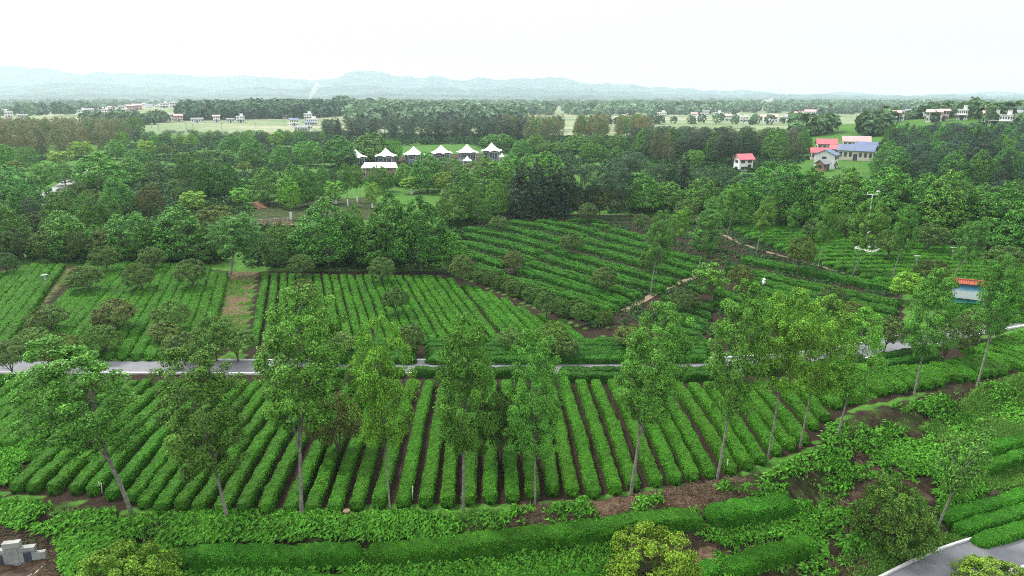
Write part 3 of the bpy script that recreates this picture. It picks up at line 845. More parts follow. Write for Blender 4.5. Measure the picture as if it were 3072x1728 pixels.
# terraces in the distance and single hedges in front
g = 'far terrace rows'
RZ = lambda p_: (1400 + p_[0] / 1.905, 400 + p_[1] / 1.905)
FR = [[(640, 92), (840, 82), (1000, 95)], [(660, 112), (880, 100), (1060, 118)], [(680, 130), (900, 118), (1080, 138)], [(700, 150), (920, 138), (1085, 158)], [(900, 158), (1085, 178)], [(1000, 185), (1090, 195)], [(1110, 135), (1180, 150)]]
for i, p_ in enumerate(FR):
    row([RZ(q) for q in p_], 1.6, 0.9, f'far terrace hedge on the knoll behind the dark pines, {nth(i + 1)} from its top', g)
g = 'cross rows of the far left clearing'
for i in range(9):
    y_ = 505 + i * 11.5
    row([(478 + 1.5 * i, y_), (512 + 2.2 * i, y_ + 1)], 1.5, 0.8, f'short cross row in the narrow clearing between clipped round trees, {nth(i + 1)} from its far end', g)
for i, (a_, c_) in enumerate([((360, 480), (560, 472)), ((430, 468), (690, 458)), ((725, 540), (770, 545)), ((715, 555), (770, 560))]):
    row([a_, c_], 1.8, 0.9, ['clipped hedge on the far left bank below bright round tree', 'long clipped hedge along the top of the far left clearing', 'short hedge under the grove left of the park, upper', 'short hedge under the grove left of the park, lower'][i], g)

g = 'single hedges on the lower terraces'
for px, w_, ht_, lab in [
    ([(420, 1668), (620, 1650), (840, 1652), (1088, 1640)], 1.25, 0.85, 'broad terrace hedge below the bank, left half of the longest one'),
    ([(1098, 1642), (1500, 1607), (1800, 1571), (2108, 1535)], 1.3, 0.85, 'broad terrace hedge below the bank, right half of the longest one'),
    ([(2118, 1530), (2250, 1512), (2385, 1492)], 1.45, 0.95, 'short broad hedge at the right end of the long terrace hedge'),
    ([(2175, 1690), (2310, 1650), (2452, 1612)], 1.15, 0.85, 'short hedge on the lowest terrace ending at the fern strip'),
    ([(1990, 1745), (2080, 1716), (2158, 1690)], 1.1, 0.85, 'short hedge right of the yellow bush at the bottom edge'),
    ([(880, 1735), (1250, 1745), (1800, 1735)], 1.0, 0.7, 'hedge half cut off by the bottom edge below the bright ferns'),
    ([(2915, 1352), (3000, 1328), (3150, 1288)], 1.1, 0.75, 'tea row at the right edge, upper of two beside grassy slope'),
    ([(2945, 1392), (3010, 1372), (3150, 1330)], 1.1, 0.75, 'tea row at the right edge, lower of two beside grassy slope'),
    ([(2835, 1545), (2950, 1510), (3150, 1450)], 1.05, 0.75, 'tea row above the lower road, farthest of three'),
    ([(2872, 1580), (2980, 1548), (3150, 1496)], 1.05, 0.75, 'tea row above the lower road, middle of three'),
    ([(2925, 1622), (3020, 1594), (3150, 1556)], 1.05, 0.75, 'tea row above the lower road, nearest of three')]:
    row(px, w_, ht_, lab, g, color=(.050, .200, .014))

# ------------------------------------------------------------------ trees one by one
# (kind, crown centre x, crown top, foot x, foot y, crown width, look, variant, label) in photograph pixels
FRONT = [
    ('T', 330, 1000, 391, 1530, 330, '', 0, 'broad twin-stemmed tree leaning left on the bank, widest crown of the front row'),
    ('T', 640, 1040, 684, 1563, 300, 'dark', 1, 'tree with a leaning grey trunk standing left of the thickest pale trunk'),
    ('T', 905, 885, 906, 1552, 310, '', 2, 'tallest front tree with the thickest straight pale trunk forking halfway'),
    ('T', 1168, 960, 1171, 1545, 195, 'bright', 3, 'thin bright tree with a slim pale stem right of the thickest trunk'),
    ('T', 1398, 955, 1390, 1530, 225, 'dark', 4, 'dark dense front tree with a brown trunk mid-way along the bank'),
    ('T', 1420, 1010, 1406, 1385, 130, 'dark', 5, 'slim tree standing inside the tea rows close behind the dark front tree'),
    ('T', 1600, 995, 1605, 1512, 200, '', 1, 'front tree with a very straight pale stem at the end of the dry bank'),
    ('T', 1905, 915, 1893, 1482, 235, '', 2, 'tree with a fan of upright limbs and a drooping lower branch'),
    ('T', 2190, 862, 2150, 1440, 215, '', 0, 'tree with two pale stems joining low at the corner of the bank'),
    ('T', 2325, 860, 2301, 1388, 195, 'bright', 5, 'bright tree directly right of the two-stemmed corner tree'),
    ('T', 2425, 890, 2399, 1343, 190, 'bright', 3, 'bright feathery tree with many thin upright limbs above the ferns'),
    ('T', 2540, 925, 2512, 1312, 185, 'bright', 1, 'thin bright tree with a slanting dark stem rising from the ferns'),
    ('T', 2752, 812, 2742, 1186, 165, '', 4, 'lone thin tree beside the road bend left of the billboard'),
    ('T', 2966, 772, 2930, 1158, 135, '', 2, 'lone thin tree hiding the right part of the billboard'),
    ('t', 2860, 1255, 2800, 1610, 140, '', 0, 'slender leaning tree on the grassy slope above the lower road'),
]
for k_, cx, top, bx, by, w_, look, var, lab in FRONT:
    P = ground(bx, by); W_ = w_ / F * depth(P); H_ = span_height(P, top)
    tree(k_, P, W_ * 0.84, H_ * 1.02, look, lab, 'tall thin trees along the bank', var=var, tilt=lean_to(cx, bx, P, H_))

PLACES = {}
def plant(table, place, group, ox=0.0, oy=0.0, sc=1.0):
    """Many trees of one place: each label gives its look, the place and its turn from the left among its likes there."""
    rows = []
    for ln in table.strip().splitlines():
        q = ln.split()
        k_, (cx, top, bx, by, w_), look = q[0], map(float, q[1:6]), (q[6] if len(q) > 6 else '')
        rows.append((k_, ox + cx / sc, oy + top / sc, ox + bx / sc, oy + by / sc, w_ / sc, look))
    rows.sort(key=lambda r_: r_[3])
    words = dict(T='tall thin tree', t='slender tree', G='dense leafy tree', Y='light green tree', O='clipped round tree', S='leafy shrub', C='dark conifer', P='dark pine', B='bamboo clump')
    cnt, seen = {}, {}
    for r_ in rows: cnt[(r_[0], r_[6])] = cnt.get((r_[0], r_[6]), 0) + 1
    for k_, cx, top, bx, by, w_, look in rows:
        i = seen.get((k_, look), 0); seen[(k_, look)] = i + 1
        nn_ = cnt[(k_, look)]
        lab = f"{look + ' ' if look else ''}{words[k_]} {place}" + (f", {nth_of(i, nn_)}" if nn_ > 1 else '')
        tree_px(k_, cx, top, bx, by, w_, look=look, label=lab, group=group, lime=(k_ in 'TY' and 'park' in place))

plant('''
O 27 757 22 831 60
O 321 738 326 827 80
O 460 740 466 819 77
O 262 797 273 887 98
O 422 788 430 884 82 mid
O 578 777 584 876 90
O 149 916 161 1008 108
O 340 900 362 1005 124 brownish
O 522 903 512 1010 106 bright
O 509 966 491 1040 95 olive
O 106 985 107 1055 88 bright
O 188 1006 203 1111 110 olive
O 30 1020 42 1130 102 pale
O 320 975 320 1075 92 bright
O 551 997 556 1097 110 mid
O 655 950 650 1085 118 bright
O 712 985 715 1085 112 bright
''', 'in the left tea field', 'clipped round trees in the tea fields')
plant('''
O 907 762 911 842 73
O 911 838 912 930 84 olive
O 1147 772 1147 858 76
O 1189 860 1188 954 73
O 1388 764 1386 861 74
O 1237 972 1240 1069 82 mid
O 1023 998 1023 1080 102 bright
O 870 1000 860 1085 90 bright
''', 'in the middle tea field', 'clipped round trees in the tea fields')
plant('''
O 1015 1180 1019 1382 155 brownish
O 1500 1180 1500 1392 130 dark
O 1090 1078 1094 1206 95 dark
''', 'among the front tea rows', 'clipped round trees in the tea fields')
plant('''
O 1496 647 1494 702 58
O 1715 699 1716 773 68
O 1541 752 1542 820 62 brownish
O 1811 801 1806 890 77
O 1643 871 1637 969 74 mid
O 1744 910 1738 977 60 bright
O 1763 608 1763 670 57
O 1950 745 1952 830 64 mid
O 2217 795 2217 880 70 olive
O 2055 868 2050 950 80 dark
Y 2135 785 2135 915 94 bluish
O 1918 640 1930 700 52
O 1998 690 1996 760 48 mid
O 2140 700 2135 755 52 mid
O 1540 985 1530 1060 85 bright
O 1660 965 1660 1075 90 bright
O 1690 1010 1690 1085 85
O 1900 975 1895 1060 110 olive
''', 'on the terraces', 'clipped round trees in the tea fields')
plant('''
O 2062 600 2056 675 52
O 2338 610 2330 690 46
O 2425 595 2425 690 56
O 2437 655 2430 737 68
O 2533 643 2533 722 72
O 2665 690 2660 788 90
O 2785 670 2775 762 100
O 2396 710 2392 825 78 olive
O 2490 857 2490 955 88 dark
O 3002 738 3005 840 102
O 2792 778 2790 865 98 olive
O 2663 948 2648 1062 118 mid
O 2845 938 2825 1087 128
O 2945 920 2930 1027 112
Y 2700 812 2700 905 92 bright
O 2560 905 2550 990 80 olive
''', 'in the upper right tea field', 'clipped round trees in the tea fields')
plant('''
T 2200 543 2176 724 82
T 2280 588 2267 762 74
T 2376 605 2364 727 52
T 2472 575 2453 807 74 mid
T 2590 588 2559 827 112
T 2700 610 2672 850 84
T 2883 640 2851 859 92 bluish
T 1960 630 1951 884 98 bluish
T 2035 620 2030 760 70 bright
T 2110 625 2094 815 112 bluish
''', 'standing in the right tea fields', 'tall thin trees in the tea fields')
LT = dict(ox=0, oy=400, sc=1.905)
plant('''
G 90 175 70 480 230 bluish
G 30 400 40 720 200 dark
G 385 432 385 722 230
O 290 550 290 740 190
O 640 535 640 725 185 brownish
O 130 540 130 738 170 dark
G 770 445 770 730 200
G 1030 398 1030 725 270
G 900 470 900 730 170 dark
T 1350 450 1320 812 300 bluish
O 1260 412 1260 640 260 olive
O 1140 620 1140 742 140
O 1240 578 1240 735 125
G 690 235 715 490 155 bluish
O 870 300 870 500 145 brownish
O 385 308 385 395 110
O 450 280 450 372 100
O 540 320 540 450 125 olive
O 460 380 460 520 175 dark
O 630 385 630 530 155 dark
O 230 440 230 560 150 pale
O 1100 520 1100 700 140 dark
O 470 560 470 735 150 dark
O 560 600 560 735 120
G 560 520 560 722 130
O 700 620 700 735 140 dark
O 40 590 40 735 120 bright
G 1200 500 1200 735 150 dark
''', 'in the belt behind the left field', 'trees behind the left tea field', **LT)
plant('''
O 880 158 880 245 98
O 870 223 870 290 82
O 875 278 875 332 72
O 1000 198 1000 282 92
O 1020 260 1020 337 97
O 1040 305 1040 392 92
Y 1110 318 1110 465 145 bright
G 590 95 590 335 225 bright
G 760 138 760 300 155
G 790 82 790 205 105
G 670 32 670 150 98 bright
O 945 62 945 130 78 bright
T 275 158 272 372 145 bright
T 215 238 215 382 92 pale
G 375 158 375 300 105 pale
G 1110 100 1110 310 130 dark
G 1190 155 1190 370 110 dark
G 1250 155 1250 372 130 dark
G 1320 160 1300 380 120 dark
Y 1390 308 1390 432 108 bright
G 50 58 50 205 105 bright
O 100 153 100 217 88 yellowish
Y 350 93 350 190 112 yellowish
Y 470 35 470 150 110 yellowish
Y 840 30 840 140 90 yellowish
G 160 70 160 210 80 pale
O 1400 158 1400 235 82 yellowish
G 1310 90 1310 165 82
C 1285 115 1285 172 30
C 1385 112 1385 168 28
C 1415 115 1415 170 28
C 1360 138 1360 202 25
C 1040 135 1040 182 16
G 1330 0 1330 135 125
''', 'round the far left clearing', 'trees round the far left clearing', **LT)
MT = dict(ox=700, oy=400, sc=1.905)
plant('''
Y 330 248 330 490 108 bright
G 190 182 205 405 170
G 350 168 360 425 150
G 440 185 440 412 105
Y 585 258 585 402 108 bright
G 515 178 515 372 82
T 655 165 655 412 92
T 710 175 708 392 102
Y 795 262 795 425 78 bright
G 830 178 830 342 84 mid
G 880 208 880 332 72 mid
Y 1020 248 1020 347 114 bright
G 980 168 980 302 112 bright
G 1110 98 1110 335 175
G 1240 128 1240 315 155
Y 1195 218 1195 352 98 olive
G 1320 210 1320 390 120 dark
''', 'in the park below the white tents', 'trees in the park below the tents', **MT)
plant('''
G 550 362 550 765 300
G 700 392 700 745 125
G 900 332 900 772 240 dark
G 1070 348 1075 782 260 dark
G 1245 545 1225 788 165 bright
G 270 515 270 762 175 dark
G 1262 278 1262 520 175
G 1400 278 1400 515 115
G 800 520 800 770 180 dark
G 420 560 420 765 150 dark
''', 'in the clump behind the middle field', 'dense trees behind the middle field', **MT)
plant('''
G 110 20 110 185 135
G 440 38 440 185 115 bright
G 610 8 610 195 175
G 800 -12 800 165 210
G 905 28 905 168 85 bright
G 270 60 270 190 90 bright
Y 250 -10 250 90 80 yellowish
Y 520 90 520 190 80 brownish
''', 'near the first two white tents', 'trees behind the white tents', **MT)
RT_ = dict(ox=1400, oy=400, sc=1.905)
plant('''
G 170 252 170 485 122
G 100 125 100 335 215
G 250 105 250 305 155
Y 220 188 220 322 84 olive
G 450 95 450 320 190 bright
G 360 110 360 300 130 bright
C 330 145 330 492 135
C 400 125 400 482 125
C 470 135 470 482 135
C 560 155 560 472 135
C 285 188 285 482 115
C 515 165 515 480 110
P 650 175 650 472 145
P 740 185 740 470 145
P 880 195 880 462 135
P 820 180 820 400 120
P 1100 175 1100 402 145
C 1240 72 1240 402 100
C 1170 150 1170 405 90
P 930 98 930 255 175
P 1330 198 1330 402 135
O 632 300 632 472 105 brownish
O 760 300 760 472 135 brownish
G 1005 222 1005 455 165
G 1145 272 1145 445 145
G 1335 245 1335 452 175
G 1420 358 1420 482 105
O 1245 378 1245 515 122
G 185 0 185 92 135
G 390 0 390 112 115
G 440 53 440 122 75
G 515 42 515 122 85
G 310 28 310 132 95
G 630 0 630 112 125
G 735 0 735 92 105
G 860 0 860 92 105
G 1050 8 1050 92 95
G 1010 18 1010 87 65
G 1075 58 1075 112 58
G 700 50 700 152 75
G 760 60 760 152 85
G 860 70 860 142 65
G 1290 90 1290 190 90 bright
O 960 68 960 110 50
''', 'in the dark wood right of the tents', 'trees of the dark central wood', **RT_)
D_ = dict(ox=0, oy=0, sc=1 / 1.1925)
plant('''
G 1842 462 1842 572 70
G 1938 400 1936 570 112
G 2026 414 2026 575 84
G 2120 420 2120 580 115
G 2210 410 2210 596 125
G 2290 430 2290 598 115
G 2370 426 2370 612 115
G 2440 468 2440 612 95
G 2512 452 2512 628 115
G 2570 490 2566 645 95
G 1975 450 1975 560 90 dark
G 2075 460 2075 572 90 dark
G 2165 455 2165 590 90 dark
G 2250 470 2250 596 90 dark
G 2330 480 2330 606 90 dark
G 2410 500 2410 615 90 dark
G 2480 505 2480 622 90 dark
G 2555 540 2550 645 90 dark
''', 'behind the upper right field', 'trees behind the upper right field', **D_)

# shrubs
SH = 'single shrubs near the bottom of the photo'
P = ground(2678, 1632); tree('S', P, 205 / F * depth(P), 4.0, '', 'round dark green bush standing alone on the bare slope', SH, var=0)
P = ground(1950, 1768); tree('S', P, 232 / F * depth(P), 3.6, 'yellowish', 'yellow-leaved bush on the lowest terrace beside the short hedge', SH, var=1)
P = ground(385, 1800); tree('S', P, 250 / F * depth(P), 3.0, 'yellowish', 'yellow-green bush right of the concrete tomb', SH, var=2)
P = ground(3010, 1800); tree('S', P, 240 / F * depth(P), 2.0, 'yellowish', 'low yellowish bush in the corner below the lower road', SH, var=0)
BUSH = [(345, 830), (470, 880), (590, 920), (700, 975), (830, 1000), (900, 1050), (990, 1080), (1110, 1130), (1480, 1270), (1560, 1320), (1700, 1330), (2030, 1420), (1640, 1290)]
for i, (zx, zy) in enumerate(BUSH):
    P = ground(*TA((zx, zy)))
    tree('S', P, random.uniform(1.9, 2.6), random.uniform(1.5, 2.1), 'dark', f'dark untrimmed bush in the row between middle field and terraces, {nth_of(i, len(BUSH))}', 'dark bushes between the fields')

# ------------------------------------------------------------------ woods farther off: one object per tree
def scatter(poly, n, kinds, group, label, seed, md=5.0, hs=(9, 13), looks=('',), top=None):
    r = random.Random(seed)
    W_ = [ground(*p_)[:2] for p_ in poly]
    xs_, ys_ = [p_[0] for p_ in W_], [p_[1] for p_ in W_]
    got, tries = [], 0
    # keep to even spacing, far trees thinned like near ones
    while len(got) < n and tries < n * 60:
        tries += 1
        x, y = r.uniform(min(xs_), max(xs_)), r.uniform(min(ys_), max(ys_))
        if not in_poly(np.array([x]), np.array([y]), W_)[0]: continue
        if any((x - a_) ** 2 + (y - b_) ** 2 < md * md for a_, b_ in got): continue
        got.append((x, y))
    for x, y in got:
        k_ = r.choice(kinds); p_ = PROTO[k_][0]
        H_ = r.uniform(*hs) * (0.75 if k_ == 'Y' else 1); W2 = p_['W'] * H_ / p_['H'] * r.uniform(0.85, 1.2)
        if top:
            hm = span_height((x, y, float(h(x, y))), top) * r.uniform(0.78, 1.0)
            W2 *= max(0.7, min(1, hm / H_)); H_ = max(2.5, min(H_, hm))
        lk = r.choice(looks)
        lab = f"{dict(G='leafy tree', P='dark pine', B='feathery brownish bamboo', Y='light green tree', C='dark conifer')[k_]} {label}"
        tree(k_, (x, y, float(h(x, y)) - 0.2), W2, H_, lk, lab, f"{dict(G='leafy trees', P='pines', B='bamboo', Y='light trees', C='conifers')[k_]} {group}", whole=True, rz=r.uniform(0, 6.28))

scatter([(-120, 480), (150, 480), (400, 430), (420, 405), (330, 392), (-120, 388)], 170, 'BBBBBBBG', 'of the left grove', 'in the grove at the far left', 1, 4.2, (10, 15), ('', '', 'olive'), top=346)
scatter([(280, 455), (620, 440), (1050, 425), (1050, 392), (420, 400)], 75, 'GPPYG', 'between grove and tents', 'between the left grove and the white tents', 2, 6.0, (8, 12), ('', 'bright', 'dark', 'yellowish'), top=388)
scatter([(1000, 440), (1560, 432), (1600, 392), (1100, 388), (960, 395)], 90, 'PPPPC', 'behind the white tents', 'in the wood behind the white tents', 3, 6.0, (9, 13), ('', 'dark'), top=346)
scatter([(1500, 425), (1960, 425), (1960, 392), (1640, 385), (1560, 390)], 55, 'BBBG', 'on the central knoll', 'on the knoll behind the dark wood', 4, 5.5, (10, 14), ('', 'olive'), top=334)
scatter([(1900, 480), (2180, 500), (2420, 470), (2410, 425), (1900, 408)], 110, 'PBPBPG', 'left of the red roofs', 'in the wood left of the red-roofed houses', 5, 5.0, (10, 14), ('', 'dark'), top=374)
scatter([(2640, 560), (3160, 600), (3160, 410), (2800, 405), (2690, 430), (2640, 500)], 150, 'PPGPCG', 'on the right hill', 'on the wooded hill at the right', 6, 5.5, (9, 13), ('', 'dark', 'bluish', 'bluish'), top=362)
scatter([(2100, 570), (2500, 580), (2900, 600), (3120, 640), (3120, 600), (2640, 560), (2100, 540)], 45, 'GPG', 'below the right hill', 'in the strip below the wooded right hill', 7, 5.5, (8, 10), ('dark', ''), top=525)
scatter([(-80, 700), (350, 720), (350, 640), (60, 660), (-80, 640)], 22, 'GPG', 'at the left edge', 'in the thicket at the left edge', 8, 4.5, (5, 8), ('dark', ''))

# ------------------------------------------------------------------ ferns, grass, litter: what nobody could count
SR_ = np.random.default_rng(23)
def sample_poly(px, n, dz=0.0, patch=0.0, ps=0.5, seed=0.0):
    W_ = np.array([ground(*p_)[:2] for p_ in px])
    lo, hi = W_.min(0), W_.max(0)
    q = SR_.uniform(lo, hi, (n * 4, 2))
    q = q[in_poly(q[:, 0], q[:, 1], W_)]
    if patch:
        v = np.sin(q[:, 0] * ps * 2.1 + seed) + np.sin(q[:, 1] * ps * 2.7 + 1.3 * seed) + np.sin((q[:, 0] + q[:, 1]) * ps * 1.3 + 2 + seed) + 0.8 * np.sin((q[:, 0] * 0.7 - q[:, 1]) * ps * 4.1)
        q = q[v + SR_.normal(0, 0.9, len(v)) > patch]
    q = q[:n]
    return np.c_[q, h(q[:, 0], q[:, 1])]

def fronds(P, length, width, lift, r, k=5):
    """k arching fronds at every point, each a folded strip."""
    n = len(P)
    P = np.repeat(P, k, 0) + np.c_[r.normal(0, 0.10, (n * k, 2)), np.zeros(n * k)]
    az = r.uniform(0, 6.283, n * k); L = length * r.uniform(0.6, 1.25, n * k)
    d = np.c_[np.cos(az), np.sin(az), np.zeros(n * k)]; sd = np.c_[-np.sin(az), np.cos(az), np.zeros(n * k)]
    up = np.array([0, 0, 1.0]); e_ = (lift * r.uniform(0.6, 1.3, n * k))[:, None]
    p0 = P; p1 = P + d * (L * 0.45)[:, None] + up * e_; p2 = P + d * L[:, None] + up * e_ * 0.75
    w1 = (width * r.uniform(0.7, 1.2, n * k))[:, None] * sd
    V = np.stack([p0 - w1 * 0.25, p0 + w1 * 0.25, p1 + w1 - up * 0.05, p1 + up * 0.02, p1 - w1 - up * 0.05, p2], 1)
    b_ = np.arange(n * k)[:, None] * 6
    Q = np.concatenate([b_ + np.array([[0, 1, 2, 3]]), b_ + np.array([[0, 3, 4, 0]]), b_ + np.array([[3, 2, 5, 4]])])
    Q = np.concatenate([b_ + np.array([[0, 1, 2, 4]]), b_ + np.array([[4, 2, 5, 3]])])
    return V.reshape(-1, 3), Q

def stuff(name, parts, mat, label, color, tint):
    V, Q = merge(parts)
    o = link(name, mesh_np(name, V, Q, [mat], tint=tint(len(V))), color=color)
    o['label'] = label
    return tag(o, kind='stuff')

def tint6(n): return np.repeat(np.clip(SR_.normal(0.5, 0.22, n // 6 + 1), 0, 1.2), 6)[:n]
def tint4(n): return np.repeat(np.clip(SR_.normal(0.5, 0.22, n // 4 + 1), 0, 1.2), 4)[:n]

BANK = [(-80, 1500), (430, 1550), (1250, 1548), (1560, 1535), (1490, 1615), (1100, 1622), (520, 1642), (430, 1700), (190, 1700), (190, 1620), (-80, 1555)]
BANK2 = [(200, 1640), (420, 1640), (500, 1690), (1100, 1668), (1850, 1606), (1900, 1680), (1800, 1760), (200, 1780)]
SLOPE = [(2210, 1470), (2340, 1420), (2490, 1285), (2560, 1240), (2750, 1210), (2960, 1150), (3090, 1180), (3090, 1290), (2880, 1345), (2580, 1345), (2540, 1480), (2470, 1620), (2520, 1740), (2100, 1740), (2180, 1650), (2440, 1600), (2410, 1500), (2260, 1500)]
SLOPE2 = [(2180, 1640), (2080, 1600), (2420, 1510), (2450, 1600)]
SLOPE4 = [(2380, 1480), (2800, 1300), (2780, 1520), (2680, 1640), (2500, 1700), (2450, 1640)]
SLOPE3 = [(2560, 1340), (2900, 1340), (2960, 1480), (2830, 1560), (2800, 1440)]
LEFTB = [(-80, 1350), (60, 1318), (170, 1268), (110, 1350), (30, 1450), (-80, 1470)]
fp = np.concatenate([sample_poly(BANK, 2100, patch=-0.1, seed=1), sample_poly(BANK2, 2400, patch=-0.7, seed=2), sample_poly(SLOPE, 2900, patch=0.75, ps=0.5, seed=3), sample_poly(SLOPE2, 500, patch=0.0, seed=4),
                     sample_poly(SLOPE3, 700, patch=0.0, seed=5), sample_poly(SLOPE4, 650, patch=1.1, ps=0.6, seed=8), sample_poly([(1450, 1560), (2200, 1450), (2260, 1540), (1500, 1606)], 260, patch=1.0, ps=0.7, seed=9), sample_poly(LEFTB, 1300, patch=-0.9, seed=6)])
stuff('fern_undergrowth', [fronds(fp, 0.46, 0.105, 0.32, SR_, 7)], M_FERN, 'bright green ferns covering the banks', (.085, .270, .024), tint6)
gp = np.concatenate([sample_poly([(2480, 1740), (2560, 1640), (2900, 1600), (3090, 1560), (3090, 1640), (2850, 1700), (2740, 1740)], 6000, patch=-0.6, seed=4), sample_poly([(2880, 1330), (3090, 1290), (3090, 1460), (2900, 1480)], 5000, patch=-0.6),
                     sample_poly([(2960, 1150), (3090, 1120), (3090, 1290), (2900, 1330), (2760, 1290)], 5000, patch=-0.5), sample_poly([(-40, 1072), (650, 1066), (650, 1084), (-40, 1084)], 3500),
                     sample_poly([(2900, 960), (3090, 900), (3090, 945), (2930, 975), (2700, 1020), (2690, 1000)], 3000), sample_poly([(680, 830), (770, 830), (740, 1000), (650, 1020)], 1200, patch=0.3),
                     sample_poly([(180, 790), (240, 795), (140, 930), (45, 1060), (0, 1060), (110, 900)], 900, patch=0.3), sample_poly(BANK, 3000, patch=0.4, seed=9), sample_poly(SLOPE, 3000, patch=0.7, seed=12)])
stuff('grass', [fronds(gp, 0.22, 0.03, 0.2, SR_, 5)], M_FERN, 'rough grass on verges and slopes', (.135, .30, .05), tint6)
wp = sample_poly([(1345, 700), (1560, 645), (2100, 660), (2690, 860), (2690, 990), (2420, 1020), (1960, 1010), (1780, 985), (1440, 845), (1345, 790)], 6500, patch=-0.3)
stuff('weeds', [fronds(wp, 0.45, 0.10, 0.32, SR_, 4)], M_FERN, 'weeds between the terrace hedges', (.042, .105, .030), tint6)
dp = np.concatenate([sample_poly([(1450, 1535), (1850, 1495), (2220, 1435), (2300, 1470), (2240, 1545), (1900, 1590), (1500, 1606)], 1300, patch=-0.3), sample_poly([(-80, 1560), (160, 1600), (200, 1700), (150, 1740)], 500),
                     sample_poly([(2500, 1620), (2560, 1350), (2780, 1350), (2700, 1500), (2650, 1640)], 700, patch=-0.2), sample_poly([(2010, 1590), (2180, 1565), (2160, 1640), (2020, 1655)], 700)])
stuff('dry_litter', [fronds(dp, 0.6, 0.016, 0.12, SR_, 3)], M_STRAW, 'dry stalks and litter on the bare bank', (1, 1, 1), tint6)

# low scrub under and between the farther trees
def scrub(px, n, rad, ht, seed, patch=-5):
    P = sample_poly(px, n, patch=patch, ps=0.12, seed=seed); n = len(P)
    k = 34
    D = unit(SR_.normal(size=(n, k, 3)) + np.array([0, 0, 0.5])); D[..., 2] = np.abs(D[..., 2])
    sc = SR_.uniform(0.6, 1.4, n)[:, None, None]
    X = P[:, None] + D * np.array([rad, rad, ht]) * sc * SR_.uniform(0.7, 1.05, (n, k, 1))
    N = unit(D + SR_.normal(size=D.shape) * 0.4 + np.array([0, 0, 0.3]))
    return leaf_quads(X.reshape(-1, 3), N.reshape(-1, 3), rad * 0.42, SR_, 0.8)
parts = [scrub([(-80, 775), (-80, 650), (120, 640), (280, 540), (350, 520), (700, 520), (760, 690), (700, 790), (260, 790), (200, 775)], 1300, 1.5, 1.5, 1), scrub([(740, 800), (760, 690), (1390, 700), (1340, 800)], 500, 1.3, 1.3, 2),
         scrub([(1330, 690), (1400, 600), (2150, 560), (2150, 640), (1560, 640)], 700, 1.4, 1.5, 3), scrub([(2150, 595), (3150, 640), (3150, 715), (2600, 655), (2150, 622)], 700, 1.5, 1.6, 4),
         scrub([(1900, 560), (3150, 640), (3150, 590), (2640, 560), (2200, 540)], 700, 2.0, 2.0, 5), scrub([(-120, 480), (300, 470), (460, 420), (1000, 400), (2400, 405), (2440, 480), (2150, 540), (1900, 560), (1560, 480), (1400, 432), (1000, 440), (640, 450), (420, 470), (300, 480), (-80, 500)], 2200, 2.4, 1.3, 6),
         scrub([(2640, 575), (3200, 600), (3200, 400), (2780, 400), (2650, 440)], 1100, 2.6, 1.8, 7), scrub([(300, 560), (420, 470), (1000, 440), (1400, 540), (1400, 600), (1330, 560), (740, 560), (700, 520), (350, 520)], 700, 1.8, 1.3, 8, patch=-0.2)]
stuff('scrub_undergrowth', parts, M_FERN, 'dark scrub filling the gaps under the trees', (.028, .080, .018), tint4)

# ------------------------------------------------------------------ buildings
def facing(P, px_tilt=0.0):
    """Rotation that turns local -Y to the camera, plus a turn in degrees."""
    return math.atan2(P[0], P[1]) * -1.0 + math.radians(px_tilt)

def gable(W, D, z0, rise, over=0.5, th=0.18):
    """A gabled roof shell, its ridge along x."""
    m_ = MB(); w, d = W / 2 + over, D / 2 + over
    for dz in (0,):
        v = [(-w, -d, z0), (w, -d, z0), (w, 0, z0 + rise), (-w, 0, z0 + rise), (-w, d, z0), (w, d, z0)]
        v += [(x, y, z + th) for x, y, z in v]
        m_.poly(v, [(0, 1, 2, 3), (3, 2, 5, 4), (9, 8, 7, 6), (10, 11, 8, 9), (0, 6, 7, 1), (4, 5, 11, 10), (1, 7, 8, 2), (2, 8, 11, 5), (0, 3, 9, 6), (3, 4, 10, 9)])
    return m_

